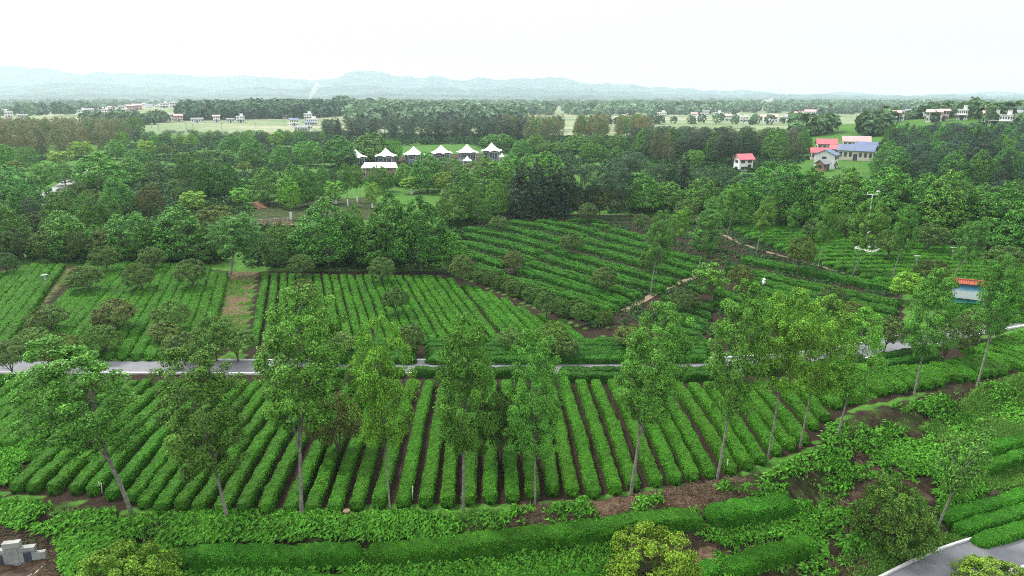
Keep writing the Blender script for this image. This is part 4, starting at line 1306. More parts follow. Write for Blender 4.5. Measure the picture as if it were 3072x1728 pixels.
def house(P, W, D, ht, label, group=None, rot=0.0, roof='gable', rmat=None, wmat=None, nwin=4, storeys=2, name='house', cat='house', rise=None, porch=False, win=0.9):
    root = empty(name, P, facing(P, rot)); tag(root, label, cat, group)
    rmat = rmat or M_GREY; wmat = wmat or M_WALL
    rise = rise if rise is not None else D * 0.24
    wm = MB().box((0, 0, ht / 2 - 0.5), (W, D, ht + 1.0))
    if roof == 'gable':
        wm.poly([(-W / 2, -D / 2, ht), (-W / 2, D / 2, ht), (-W / 2, 0, ht + rise), (-W / 2 + 0.2, -D / 2, ht), (-W / 2 + 0.2, D / 2, ht), (-W / 2 + 0.2, 0, ht + rise)], [(0, 1, 2), (5, 4, 3), (0, 2, 5, 3), (1, 4, 5, 2)])
        wm.poly([(W / 2, -D / 2, ht), (W / 2, D / 2, ht), (W / 2, 0, ht + rise), (W / 2 - 0.2, -D / 2, ht), (W / 2 - 0.2, D / 2, ht), (W / 2 - 0.2, 0, ht + rise)], [(2, 1, 0), (3, 4, 5), (3, 5, 2, 0), (2, 5, 4, 1)])
    wm.build('wall', wmat, root)
    if roof == 'gable':
        gable(W, D, ht + 0.02 - 0.5 * rise / (D / 2), rise * (1 + 0.5 / (D / 2)), 0.5).build('roof', rmat, root)
    else:
        r_ = MB().box((0, 0, ht + 0.12), (W + 0.5, D + 0.5, 0.24)).box((W * 0.18, D * 0.1, ht + 1.1), (W * 0.35, D * 0.45, 1.8)).box((W * 0.18, D * 0.1, ht + 2.08), (W * 0.4, D * 0.52, 0.16))
        r_.build('roof', rmat, root)
    fh = ht / storeys
    for s_ in range(storeys):
        for i in range(nwin):
            x = -W / 2 + W * (i + 0.5) / nwin
            if s_ == 0 and i == nwin // 2:
                MB().box((x, -D / 2 - 0.03, 1.05), (1.3, 0.1, 2.1)).build('door', M_GLASS, root)
            else:
                MB().box((x, -D / 2 - 0.03, fh * s_ + fh * 0.55), (min(1.5, W / nwin * 0.6) * win, 0.1, fh * 0.42)).build('window', M_GLASS, root)
        for sx in (-1, 1):
            MB().box((sx * (W / 2 + 0.03), 0, fh * s_ + fh * 0.55), (0.1, 1.3, fh * 0.4)).build('window', M_GLASS, root)
    if porch:
        MB().box((0, -D / 2 - 0.75, fh + 0.05), (W * 0.98, 1.5, 0.16)).build('balcony', wmat, root)
    return root

def house_px(px, py, wpx, ht, label, group=None, ratio=0.7, **k):
    P = ground(px, py); W = wpx / F * depth(P)
    return house(tuple(P), W, W * ratio, ht, label, group, **k)

g = 'houses of the red-roofed farm'
house_px(2228, 513, 46, 3.85, 'white house with a red tin roof in front of the red earth cut', ratio=0.64, rot=35, rmat=M_RED, nwin=2, rise=1.22)
house_px(2476, 503, 44, 4.14, 'white gable-fronted house with a long blue-grey roof behind it', ratio=1.3, rot=75, rmat=M_BLUE, nwin=3, rise=1.37)
house_px(2466, 512, 33, 2.37, 'small brown brick house with grey tiles in front of a white gable', ratio=0.77, rot=62, rmat=M_GREY, wmat=M_BRICK, nwin=2, storeys=1, rise=0.94)
house_px(2457, 478, 50, 2.67, 'low cream building with a red roof at the left of the red-roofed group', g, ratio=0.38, rot=14, rmat=M_RED, wmat=M_CREAM, nwin=5, storeys=1, rise=1.15)
house_px(2476, 456, 52, 3.28, 'red-roofed building with a pale gable rising at the back of its group', g, ratio=0.51, rot=12, rmat=M_RED, wmat=M_CREAM, nwin=4, storeys=1, rise=1.37)
house_px(2522, 467, 58, 2.55, 'low red-roofed wing in the middle between red and blue roofs', g, ratio=0.34, rot=-8, rmat=M_RED, wmat=M_CREAM, nwin=5, storeys=1, rise=1.08)
house_px(2565, 447, 72, 3.16, 'long pinkish-red roof with a white gable at the upper right of the farm', g, ratio=0.34, rot=8, rmat=M_PALERED, wmat=M_WALL, nwin=6, storeys=1, rise=1.44)
house_px(2600, 458, 64, 2.79, 'long low shed with a dark blue roof behind the biggest blue roof', g, ratio=0.34, rot=-6, rmat=M_BLUE, wmat=M_WALL, nwin=5, storeys=1, rise=0.94)
house_px(2568, 480, 96, 3.40, 'big cream building with a wide slate-blue roof nearest the green meadow', g, ratio=0.36, rot=-12, rmat=M_BLUE, wmat=M_CREAM, nwin=7, storeys=1, rise=1.58)
house_px(2408, 430, 26, 2.96, 'small white shed beside the pale path left of the red roofs', ratio=0.59, rmat=M_GREY, nwin=2, storeys=1)

# far hamlets: (x, foot y, width, look, turn)
HAM = {
 'in the hamlet below the dark hill': [(475, 366, 24, 'w', 10), (512, 362, 24, 'w', -8), (535, 364, 28, 'p', 15), (571, 358, 18, 'w', 0), (592, 368, 38, 'l', 4), (651, 366, 22, 'r', -3), (692, 368, 24, 'l', 5), (722, 367, 26, 'f', 8),
    (766, 353, 16, 'w', 20), (780, 354, 18, 'w', -20), (862, 355, 32, 'f', 6), (925, 358, 26, 'f', -10), (937, 376, 36, 'f', -6), (882, 378, 30, 'b', 10), (905, 396, 44, 'l', -14), (925, 388, 26, 'b', 12)],
 'in the far left village': [(22, 326, 20, 'w', 10), (38, 330, 18, 'w', -10), (16, 342, 20, 'r', 5), (28, 352, 22, 'w', 0), (58, 338, 26, 'f', 8), (68, 355, 30, 'l', 0), (248, 346, 26, 'f', 5), (272, 344, 24, 'w', -12), (298, 334, 26, 'p', 8), (318, 344, 24, 'f', 0),
    (336, 330, 22, 'p', -8), (350, 344, 24, 'f', 10), (366, 334, 18, 'w', 4), (376, 344, 22, 'f', -6), (392, 332, 24, 'p', 6), (414, 330, 28, 'p', -4), (424, 318, 20, 'p', 10), (448, 324, 24, 'w', 0), (474, 322, 22, 'f', 5), (494, 324, 26, 'f', -5), (520, 322, 24, 'w', 9), (565, 304, 22, 'p', 0), (680, 306, 24, 'p', 0)],
 'beyond the central wood': [(1058, 330, 20, 'w', 12), (1028, 338, 18, 'w', 0), (1092, 356, 26, 'f', -8), (1120, 354, 30, 'r', 6), (1225, 362, 22, 'l', 0), (1248, 364, 24, 'w', 10), (1435, 346, 26, 'w', 0), (1455, 344, 34, 'f', 8), (1520, 358, 26, 'r', -6), (1545, 356, 22, 'l', 5), (1195, 300, 18, 'w', 0)],
 'in the village beyond the pale fields': [(1845, 340, 22, 'f', 0), (1865, 366, 50, 'f', 4), (1956, 370, 34, 'f', -8), (1985, 350, 30, 'f', 6), (2082, 354, 20, 'r', -4), (2100, 360, 24, 'f', 10), (2117, 346, 22, 'w', 0), (2153, 350, 28, 'f', -5), (2180, 362, 30, 'r', 6), (2208, 362, 26, 'f', -8),
    (2232, 366, 26, 'f', 0), (2278, 364, 30, 'r', 0), (2310, 366, 46, 'r', 4), (2352, 366, 30, 'f', -6), (2395, 352, 28, 'p', 8), (2430, 346, 36, 'r', -5), (2412, 358, 22, 'w', 0), (2360, 368, 24, 'w', 12)],
 'in the village at the right': [(2680, 366, 34, 'r', 6), (2700, 362, 22, 'w', -8), (2720, 342, 24, 'w', 0), (2745, 352, 26, 'p', 10), (2765, 348, 28, 'w', -12), (2795, 350, 30, 'w', 8), (2800, 366, 46, 'r', -4), (2830, 362, 28, 'p', 5), (2870, 352, 28, 'w', 0), (2885, 360, 30, 'f', -8), (2910, 350, 28, 'w', 10),
    (2945, 352, 36, 'p', 0), (2980, 378, 34, 'f', 0), (3015, 380, 38, 'f', -6), (3022, 352, 30, 'w', 6), (3060, 350, 50, 'w', 0), (2960, 370, 30, 'r', 9)],
}
LK = dict(w=('white grey-roofed house', dict(rmat=M_GREY)), r=('white red-roofed house', dict(rmat=M_PALERED)), p=('pinkish red-roofed house', dict(rmat=M_PALERED, wmat=M_PINK)),
          f=('white two-storey flat-roofed house', dict(roof='flat', rmat=M_WALL, porch=True)), l=('long low pale building', dict(storeys=1, ratio=0.35)), b=('white blue-roofed house', dict(rmat=M_BLUE)))
for place, L_ in HAM.items():
    L_ = sorted(L_); cnt = {}
    for q in L_: cnt[q[3]] = cnt.get(q[3], 0) + 1
    seen = {}
    for x, y, w_, k_, tr_ in L_:
        i = seen.get(k_, 0); seen[k_] = i + 1
        kw = dict(LK[k_][1]); ra = kw.pop('ratio', 0.65)
        house_px(x, y, w_ * 0.86, 2.9 if k_ == 'l' else 4.6, f'{LK[k_][0]} {place}' + (f', {nth_of(i, cnt[k_])}' if cnt[k_] > 1 else ''), 'houses ' + place, ratio=ra, rot=tr_, nwin=3 if w_ < 30 else 5, **kw)

# six cabins under white tent roofs
def tent_roof(W, rise, z0, n=8, sag=0.16, scal=0.28, seg=6):
    """A pointed membrane roof with a scalloped hem."""
    vs, k = [], n * 6
    for j in range(seg + 1):
        f = j / seg
        for i in range(k):
            a_ = 2 * math.pi * i / k
            sq = 1.0 / max(abs(math.cos(a_)), abs(math.sin(a_))) ** 0.75
            rad = W / 2 * (1 - f) * sq * 0.92 + 0.03
            hem = scal * abs(math.sin(n * a_ / 2)) * (1 - f) ** 3
            crease = 0.05 * abs(math.sin(n * a_ / 2)) * (1 - f)
            vs.append((rad * math.cos(a_), rad * math.sin(a_), z0 + rise * (f - sag * math.sin(math.pi * f)) + hem - crease))
    fs = [(j * k + i, j * k + (i + 1) % k, (j + 1) * k + (i + 1) % k, (j + 1) * k + i) for j in range(seg) for i in range(k)]
    fs.append(tuple(range(seg * k, seg * k + k)))
    return MB().poly(vs, fs)

def cabin(px, py, wpx, label, rot):
    P = ground(px, py); W = wpx / F * depth(P)
    root = empty('tent_cabin', P, facing(P, rot)); tag(root, label, 'tent cabin', 'tent cabins in a row')
    b_ = W * 0.66
    MB().box((0, 0, 0.2), (b_ + 1.2, b_ + 1.2, 0.5)).build('deck', M_GREY, root)
    wm = MB().box((0, 0, 1.85), (b_, b_, 2.8))
    for i in range(9):                                    # board joints
        wm.box((-b_ / 2 + b_ * (i + 0.5) / 9, -b_ / 2 - 0.02, 1.85), (0.05, 0.05, 2.7))
    wm.build('wall', M_CLAD, root)
    f = MB().box((b_ * 0.2, -b_ / 2 - 0.06, 1.6), (b_ * 0.5, 0.1, 2.3)).build('glass_door', M_GLASS, root)
    fr = MB()
    for i in range(4): fr.box((b_ * 0.2 + b_ * 0.5 * (i / 3 - 0.5), -b_ / 2 - 0.12, 1.6), (0.10, 0.06, 2.4))
    fr.box((b_ * 0.2, -b_ / 2 - 0.125, 2.75), (b_ * 0.52, 0.06, 0.12)); fr.build('frame', M_WHITE, f)
    w2 = MB().box((-b_ * 0.3, -b_ / 2 - 0.06, 2.1), (1.0, 0.1, 0.8)).build('window', M_GLASS, root)
    MB().box((-b_ * 0.3, -b_ / 2 - 0.10, 2.56), (1.2, 0.08, 0.1)).box((-b_ * 0.3, -b_ / 2 - 0.10, 1.64), (1.2, 0.08, 0.1)).build('frame', M_WHITE, w2)
    MB().box((b_ / 2 + 0.04, 0, 2.0), (0.08, 1.2, 1.0)).build('window', M_GLASS, root)
    MB().box((-b_ / 2 - 0.04, 0, 2.0), (0.08, 1.2, 1.0)).build('window', M_GLASS, root)
    for sx in (-1, 1):
        for sy in (-1, 1):
            MB().tube((sx * (b_ / 2 + 0.5), sy * (b_ / 2 + 0.5), 0.3), (sx * (b_ / 2 + 0.5), sy * (b_ / 2 + 0.5), 3.3), 0.07).build('post', M_METAL, root)
    tent_roof(W, W * 0.36, 3.15).build('tent_roof', M_CANVAS, root, smooth=False)
for i, (x, y, lab) in enumerate([(1069, 500, 'grey cabin under a pointed white tent roof, leftmost of six'), (1159, 496, 'grey cabin with glass doors facing the big white awning, second tent roof from the left'),
        (1243, 491, 'grey cabin under the third white tent roof, just left of a leafy tree'), (1325, 486, 'cabin half hidden by trees under the fourth white tent roof'),
        (1402, 484, 'grey cabin on a dark deck under the fifth white tent roof'), (1475, 479, 'cabin at the right end of the row of six white tent roofs')]):
    cabin(x, y, 66, lab, [14, -10, 16, 10, 12, -8][i])

# the flat white awning below the cabins and two small white marquees
P = ground(1142, 530); W = 108 / F * depth(P)
root = empty('awning', P, facing(P, -6)); tag(root, 'large flat white awning roof just below the first two tent cabins', 'awning')
v = [(-W / 2, -2.6, 2.7), (W / 2, -2.6, 2.7), (W / 2 - 1, 2.6, 3.7), (-W / 2 + 0.5, 2.6, 3.7)]; v += [(x, y, z + 0.15) for x, y, z in v]
MB().poly(v, [(3, 2, 1, 0), (4, 5, 6, 7), (0, 1, 5, 4), (1, 2, 6, 5), (2, 3, 7, 6), (3, 0, 4, 7)]).build('roof', M_CANVAS, root)
for x in (-W / 2 + 0.4, -W / 6, W / 6, W / 2 - 0.4):
    MB().tube((x, -2.4, 0), (x, -2.4, 2.75), 0.07).build('post', M_WHITE, root)
    MB().tube((x * 0.95, 2.4, 0), (x * 0.95, 2.4, 3.65), 0.07).build('post', M_WHITE, root)
for px, py, wp, lab in [(1506, 484, 22, 'tiny white marquee right of the last tent cabin'), (1402, 497, 30, 'low white marquee in front of the fifth tent cabin')]:
    P = ground(px, py); W = wp / F * depth(P)
    root = empty('marquee', P, facing(P)); tag(root, lab, 'marquee')
    tent_roof(W, W * 0.5, 1.6, n=4).build('canopy', M_CANVAS, root)
    for sx in (-1, 1):
        for sy in (-1, 1): MB().tube((sx * W * 0.38, sy * W * 0.38, 0), (sx * W * 0.38, sy * W * 0.38, 1.75), 0.05).build('post', M_WHITE, root)

# ------------------------------------------------------------------ billboard with a painted landscape
def picture_mat():
    m, n, l, out = new_mat("painted_landscape")
    b = n.new("ShaderNodeBsdfPrincipled"); b.inputs['Roughness'].default_value = 0.4
    tc = n.new("ShaderNodeTexCoord"); sp = n.new("ShaderNodeSeparateXYZ"); l.new(tc.outputs['Generated'], sp.inputs[0])
    nz = n.new("ShaderNodeTexNoise"); nz.inputs['Scale'].default_value = 4.0; nz.inputs['Detail'].default_value = 7
    mp = n.new("ShaderNodeMapping"); mp.inputs['Scale'].default_value = (1.6, 1, 3.0); l.new(tc.outputs['Generated'], mp.inputs[0]); l.new(mp.outputs[0], nz.inputs['Vector'])
    ad = n.new("ShaderNodeMath"); ad.operation = 'MULTIPLY_ADD'; ad.inputs[1].default_value = 0.16; l.new(nz.outputs['Fac'], ad.inputs[0])
    sb = n.new("ShaderNodeMath"); sb.operation = 'SUBTRACT'; l.new(sp.outputs['Z'], sb.inputs[0]); sb.inputs[1].default_value = 0.08; l.new(sb.outputs[0], ad.inputs[2])
    r = n.new("ShaderNodeValToRGB"); el = r.color_ramp.elements
    st = [(0.0, (.01, .16, .11)), (0.10, (.10, .45, .36)), (0.17, (.02, .20, .15)), (0.26, (.012, .07, .06)), (0.30, (.02, .10, .10)), (0.315, (.62, .70, .74)), (0.62, (.74, .80, .84)), (0.78, (.10, .36, .60)), (1.0, (.01, .10, .28))]
    while len(el) < len(st): el.new(0.5)
    for e_, (p_, c_) in zip(el, st): e_.position = p_; e_.color = c_ + (1,)
    l.new(ad.outputs[0], r.inputs['Fac']); l.new(r.outputs[0], b.inputs['Base Color']); l.new(b.outputs[0], out.inputs['Surface'])
    return m
P = ground(2898, 926); W = 100 / F * depth(P); H_ = span_height(P, 842)
root = empty('billboard', P, facing(P, 10)); tag(root, 'roadside billboard with a painted sky and hills under a red tiled roof', 'billboard')
MB().box((0, 0, H_ * 0.5), (W * 0.92, 0.16, H_ * 0.74)).build('picture_panel', picture_mat(), root)
for sx in (-1, 1): MB().box((sx * W * 0.48, 0, H_ * 0.46), (0.22, 0.3, H_ * 0.92)).build('post', M_WOOD, root)
MB().box((0, 0, 0.26), (W * 1.02, 0.5, 0.5)).build('plinth', M_WOOD, root)
rf = gable(W * 1.0, 0.5, H_ * 0.88, 0.34, 0.3, 0.08)
for i in range(19): rf.tube((-W * 0.55 + W * 1.1 * i / 18, -0.62, H_ * 0.88 + 0.06), (-W * 0.55 + W * 1.1 * i / 18, 0.0, H_ * 0.88 + 0.44), 0.05, n=6)
rf.tube((-W * 0.56, 0, H_ * 0.88 + 0.46), (W * 0.56, 0, H_ * 0.88 + 0.46), 0.09, n=8)
rf.build('tiled_roof', M_TERRA, root)

# ------------------------------------------------------------------ weather station
P = ground(2594, 752); H_ = span_height(P, 583)
root = empty('weather_mast', P, 0.15); tag(root, 'tall white mast with a crossbar on top in the upper right field', 'weather mast')
MB().tube((0, 0, -0.1), (0, 0, H_), 0.075, 0.055).build('pole', M_WHITE, root)
MB().tube((-0.9, 0, H_), (0.9, 0, H_), 0.045).tube((-0.85, 0, H_), (-0.85, 0, H_ + 0.35), 0.05).tube((0.85, 0, H_), (0.85, 0, H_ + 0.4), 0.05).box((0.85, 0, H_ + 0.45), (0.35, 0.3, 0.12)).build('crossbar', M_WHITE, root)
MB().box((0.25, -0.1, H_ * 0.33), (0.55, 0.4, 0.35)).build('sensor_box', M_WHITE, root)
MB().box((0.12, -0.1, H_ * 0.16), (0.28, 0.2, 0.5)).build('red_box', M_TERRA, root)
P = ground(2612, 757)
root = empty('instrument_box', P, -0.2); tag(root, 'white louvred instrument box inside the small white fence', 'instrument box')
for sx in (-1, 1):
    for sy in (-1, 1): MB().box((sx * 0.3, sy * 0.3, 0.4), (0.07, 0.07, 0.8)).build('leg', M_WHITE, root)
bx_ = MB().box((0, 0, 1.1), (0.8, 0.8, 0.7))
for i in range(5): bx_.box((0, 0, 0.82 + i * 0.14), (0.86, 0.86, 0.05))
bx_.build('louvred_body', M_WHITE, root); MB().box((0, 0, 1.53), (1.0, 1.0, 0.1)).build('lid', M_WHITE, root)
MB().tube((0.5, 0.3, 0), (0.5, 0.3, 2.1), 0.04).box((0.5, 0.3, 2.15), (0.5, 0.4, 0.18)).build('gauge', M_WHITE, root)
C4 = [ground(*q) for q in [(2563, 757), (2614, 770), (2642, 760), (2592, 748)]]
root = empty('picket_fence', C4[1]); tag(root, 'low white picket fence round the weather instruments', 'fence')
o0 = Vector(C4[1])
for a_, c_ in ((0, 1), (1, 2), (2, 3), (3, 0)):
    A_, B_ = Vector(C4[a_]) - o0, Vector(C4[c_]) - o0
    fm = MB(); k = max(3, int((B_ - A_).length / 0.28))
    for i in range(k + 1):
        p_ = A_.lerp(B_, i / k); fm.box((p_.x, p_.y, 0.45), (0.09, 0.05, 0.9), math.atan2(B_.y - A_.y, B_.x - A_.x))
    for z in (0.28, 0.68): fm.tube(A_ + Vector((0, 0, z)), B_ + Vector((0, 0, z)), 0.035, n=6)
    fm.build('panel', M_WHITE, root)

def solar_trap(px, py, top, label):
    P = ground(px, py); H_ = span_height(P, top)
    root = empty('insect_lamp', P, facing(P, 20)); tag(root, label, 'insect lamp', 'solar insect lamps in the tea fields')
    MB().tube((0, 0, -0.1), (0, 0, H_), 0.04).build('pole', M_METAL, root)
    MB().box((0, 0, H_ + 0.06), (0.75, 0.45, 0.05), 0.2).build('solar_panel', M_PANEL, root)
    MB().tube((0, 0, H_ - 0.55), (0, 0, H_ - 0.2), 0.16, 0.1).build('lamp_head', M_METAL, root)
solar_trap(142, 872, 826, 'insect lamp with a flat solar panel at the left grassy track')
solar_trap(2745, 812, 769, 'insect lamp with a tilted solar panel right of the weather station')
solar_trap(2853, 790, 744, 'insect lamp by the tall bluish tree near the wood edge')

P = ground(293, 702); H_ = span_height(P, 645)
root = empty('lamp_post', P); tag(root, 'thin dark lamp post among the trees behind the left field', 'lamp post')
MB().tube((0, 0, 0), (0, 0, H_), 0.09, 0.06).build('pole', M_DBARK, root); MB().box((0, 0, H_ + 0.15), (0.4, 0.4, 0.35)).build('lamp_head', M_DBARK, root)

# small stakes at the ends of the front rows
for i, (x, y, top, lab) in enumerate([(302, 1478, 1446, 'thin white stake by the front rows left of the twin-stemmed tree'), (306, 1479, 1450, 'white stake leaning on another white stake'), (2180, 1420, 1378, 'pale stake right of the two-stemmed corner tree'), (1237, 1500, 1458, 'thin pale stake between two front rows right of the bright thin tree')]):
    P = ground(x, y); H_ = span_height(P, top)
    tag(MB().tube((0, 0, -0.2), (0.05 * (i % 2), 0, H_), 0.03, 0.025, 6).build('stake', M_WHITE, None, tuple(P)), lab, 'stake')
P = ground(1040, 1543)
tag(MB().tube((0, 0, -0.2), (0, 0, 0.25), 0.24, 0.2, 14).build('tree_stump', M_STRAW, None, tuple(P)), 'pale sawn tree stump among ferns at the foot of the front rows', 'stump')

# ------------------------------------------------------------------ timber walkway with a railing
A_, B_ = ground(776, 690), ground(880, 682)
mid = (A_ + B_) / 2; L_ = float(np.linalg.norm(B_ - A_)); an = math.atan2(B_[1] - A_[1], B_[0] - A_[0])
root = empty('footbridge', tuple(mid), an); tag(root, 'brown timber footbridge with a pale railing behind the blue-green tall tree', 'footbridge')
MB().box((0, 0, 0.55), (L_, 2.2, 0.2)).build('deck', M_WOOD, root)
for sy, mt in ((-1, M_WOOD), (1, M_CONC)):
    r_ = MB()
    for i in range(9): r_.box((-L_ / 2 + L_ * i / 8, sy * 1.05, 1.15), (0.12, 0.12, 1.1))
    for z in (0.95, 1.62): r_.box((0, sy * 1.05, z), (L_, 0.09, 0.1))
    if sy < 0:
        for i in range(8):
            x0, x1 = -L_ / 2 + L_ * i / 8, -L_ / 2 + L_ * (i + 1) / 8
            r_.tube((x0, sy * 1.05, 0.72), (x1, sy * 1.05, 1.55), 0.035, n=6); r_.tube((x0, sy * 1.05, 1.55), (x1, sy * 1.05, 0.72), 0.035, n=6)
    r_.build('railing', mt, root)
for x in (-L_ / 2.3, 0, L_ / 2.3): MB().box((x, 0, 0.0), (0.25, 2.0, 1.0)).build('pier', M_WOOD, root)
A_ = ground(788, 626)
root = empty('steps', tuple(A_), 0.9); tag(root, 'short flight of brown timber steps beside the left edge of the park', 'steps')
for i in range(6): MB().box((0.0, i * 0.5, 0.1 + i * 0.17), (2.2, 0.5, 0.2 + i * 0.005)).build('tread', M_WOOD, root)

# ------------------------------------------------------------------ tomb
P = ground(48, 1690)
root = empty('tomb', tuple(P), math.radians(12)); tag(root, 'weathered pale concrete tomb with a stepped headstone and dark side panel', 'tomb')
root.scale = (0.74, 0.74, 0.74)
def slab(name, x, w, hgt, mat=M_CONC, y=0.0, d=0.34, z0=-0.3, parent=None, cap=True):
    m_ = MB().box((x, y, (hgt + z0) / 2), (w, d, hgt - z0))
    return m_.build(name, mat, parent or root, bevel=0.015)
hs = slab('headstone', 0.0, 1.02, 1.75)
MB().box((0, -0.02, 1.62), (1.14, 0.46, 0.44)).build('cap', M_CONC, hs, bevel=0.02)
MB().box((0, -0.19, 0.72), (0.66, 0.06, 1.15)).build('inscription_panel', M_CONC, hs)
for sx in (-1, 1):
    w_ = slab('side_wall', sx * 0.98, 0.93, 1.12)
    MB().box((sx * 0.98, -0.02, 1.18), (1.0, 0.44, 0.3)).build('cap', M_CONC, w_, bevel=0.02)
    MB().box((sx * 0.92, -0.19, 0.5), (0.5, 0.05, 0.85)).build('stone_panel', M_STONE, w_)
    slab('wing_wall', sx * 1.75, 0.62, 0.78)
# curved kerb round the forecourt
vs, fs, k = [], [], 22
for i in range(k + 1):
    a_ = math.radians(8 - 120 * i / k)
    for rr, zz in ((2.05, -0.4), (2.05, 0.16), (2.28, 0.16), (2.28, -0.4)): vs.append((rr * math.cos(a_), -0.25 + rr * 1.1 * math.sin(a_), zz - 0.25 * i / k))
for i in range(k):
    for j in range(4): fs.append((i * 4 + j, i * 4 + (j + 1) % 4, i * 4 + 4 + (j + 1) % 4, i * 4 + 4 + j))
MB().poly(vs, fs + [(0, 3, 2, 1), (k * 4, k * 4 + 1, k * 4 + 2, k * 4 + 3)]).build('curved_kerb', M_CONC, root)
fv = [(0, -0.9, 0.06)] + [(2.04 * math.cos(math.radians(a_)), -0.22 + 2.2 * math.sin(math.radians(a_)), -0.02) for a_ in range(0, -181, -15)]
MB().poly(fv, [(0, i, i + 1) for i in range(1, len(fv) - 1)]).build('forecourt', M_SOIL, root)

# ------------------------------------------------------------------ one tea picker far off between the hedges
def person(px, py, label):
    P = ground(px, py)
    root = empty('person', tuple(P), facing(P, 160)); root.scale = (0.84, 0.84, 0.84); tag(root, label, 'person')
    me = bpy.data.meshes.new('body'); bm = bmesh.new()
    J = dict(pelvis=(0, 0, .92), chest=(0, -.06, 1.25), neck=(0, -.12, 1.46), head=(0, -.16, 1.60), crown=(0, -.16, 1.72), kl=(-.10, -.03, .5), fl=(-.11, 0, .06), tl=(-.11, -.16, .03), kr=(.10, -.03, .5), fr=(.11, .04, .06), tr=(.11, -.12, .03),
             sl=(-.19, -.08, 1.38), el=(-.27, -.20, 1.12), wl=(-.18, -.42, 1.02), hl=(-.14, -.50, 1.0), sr=(.19, -.08, 1.38), er=(.27, -.20, 1.12), wr=(.18, -.44, 1.0), hr=(.14, -.52, .98))
    vv = {q: bm.verts.new(c) for q, c in J.items()}
    for a_, c_ in ['pelvis chest', 'chest neck', 'neck head', 'head crown', 'pelvis kl', 'kl fl', 'fl tl', 'pelvis kr', 'kr fr', 'fr tr', 'chest sl', 'sl el', 'el wl', 'wl hl', 'chest sr', 'sr er', 'er wr', 'wr hr']and [s_.split() for s_ in ['pelvis chest', 'chest neck', 'neck head', 'head crown', 'pelvis kl', 'kl fl', 'fl tl', 'pelvis kr', 'kr fr', 'fr tr', 'chest sl', 'sl el', 'el wl', 'wl hl', 'chest sr', 'sr er', 'er wr', 'wr hr']]:
        bm.edges.new((vv[a_], vv[c_]))
    names = list(J); bm.to_mesh(me); bm.free()
    ob = link('body', me, root); me.materials.append(M_WHITE)
    sk = ob.modifiers.new('skin', 'SKIN')
    R_ = dict(pelvis=.15, chest=.16, neck=.06, head=.095, crown=.07, kl=.075, kr=.075, fl=.05, fr=.05, tl=.04, tr=.04, sl=.075, sr=.075, el=.05, er=.05, wl=.035, wr=.035, hl=.04, hr=.04)
    for i, q in enumerate(names): me.skin_vertices[0].data[i].radius = (R_[q], R_[q])
    me.skin_vertices[0].data[0].use_root = True
    ob.modifiers.new('smooth', 'SUBSURF').levels = 1
    MB().tube((0, -.16, 1.66), (0, -.16, 1.74), 0.25, 0.12, 16).tube((0, -.16, 1.74), (0, -.16, 1.82), 0.12, 0.09, 16).build('hat', M_CANVAS, root)
    MB().tube((0, -.02, 0.12), (0, -.02, 0.95), 0.2, 0.17, 14).build('apron', M_STONE, root)
person(2288, 871, 'tea picker in white shirt and white hat between two terrace hedges')

# ------------------------------------------------------------------ poles and a lattice mast in the valley
for i, (x, y, top) in enumerate([(477, 392, 372), (560, 390, 368), (580, 390, 371), (666, 389, 367), (768, 382, 364), (455, 384, 370), (855, 378, 362), (2230, 372, 354), (2595, 404, 376), (2412, 418, 392)]):
    P = ground(x, y); H_ = span_height(P, top)
    root = empty('utility_pole', P, facing(P)); tag(root, f'pale concrete utility pole in the far valley, {nth_of(i, 10)}', 'utility pole', 'utility poles in the valley')
    MB().tube((0, 0, 0), (0, 0, H_), 0.2, 0.13).build('pole', M_CONC, root); MB().box((0, 0, H_ - 0.6), (1.8, 0.14, 0.14)).build('crossarm', M_CONC, root)
P = at(2336, 300); P = np.array([P[0], P[1], 0.0]); H_ = span_height(P, 250)
root = empty('lattice_mast', P); tag(root, 'thin lattice radio mast on the horizon above the right village', 'radio mast')
lm = MB()
for sx, sy in ((-1, -1), (1, -1), (1, 1), (-1, 1)): lm.tube((sx * 2.4, sy * 2.4, 0), (sx * 0.4, sy * 0.4, H_), 0.28, 0.18, 6)
for i in range(12):
    z0, z1 = H_ * i / 12, H_ * (i + 1) / 12; a_, c_ = 2.4 - 2.0 * i / 12, 2.4 - 2.0 * (i + 1) / 12
    lm.tube((-a_, -a_, z0), (c_, -c_, z1), 0.14, n=5); lm.tube((a_, -a_, z0), (-c_, -c_, z1), 0.14, n=5)
lm.build('frame', M_METAL, root)
for z in (0.8, 0.9): MB().box((0, -0.9, H_ * z), (2.6, 0.3, 1.4)).build('antenna', M_METAL, root)

# ------------------------------------------------------------------ far woods and hills
def wood(name, polys, label, color, wd=9.0, ht=9.0, seed=3):
    r = np.random.default_rng(seed); parts = []
    for px, n, patch in polys:
        P = sample_poly(px, n, patch=patch, ps=0.012, seed=seed + len(parts)); n = len(P)
        k = 40
        D = unit(r.normal(size=(n, k, 3)) + np.array([0, 0, 0.45])); sc = r.uniform(0.6, 1.35, (n, 1, 1))
        X = P[:, None] + np.array([0, 0, ht * 0.5]) * sc + D * np.array([wd / 2, wd / 2, ht / 2]) * sc * r.uniform(0.75, 1.05, (n, k, 1))
        N = unit(D + r.normal(size=D.shape) * 0.35 + np.array([0, 0, 0.3]))
        V, Q = leaf_quads(X.reshape(-1, 3), N.reshape(-1, 3), wd * 0.40, r, 0.85); parts.append((V, Q))
    tt = lambda m: np.repeat(np.clip(np.repeat(r.uniform(0.1, 1.0, m // 160 + 1), 40) + 0, 0, 1.2), 4)[:m]
    return stuff(name, parts, M_FERN, label, color, tt)
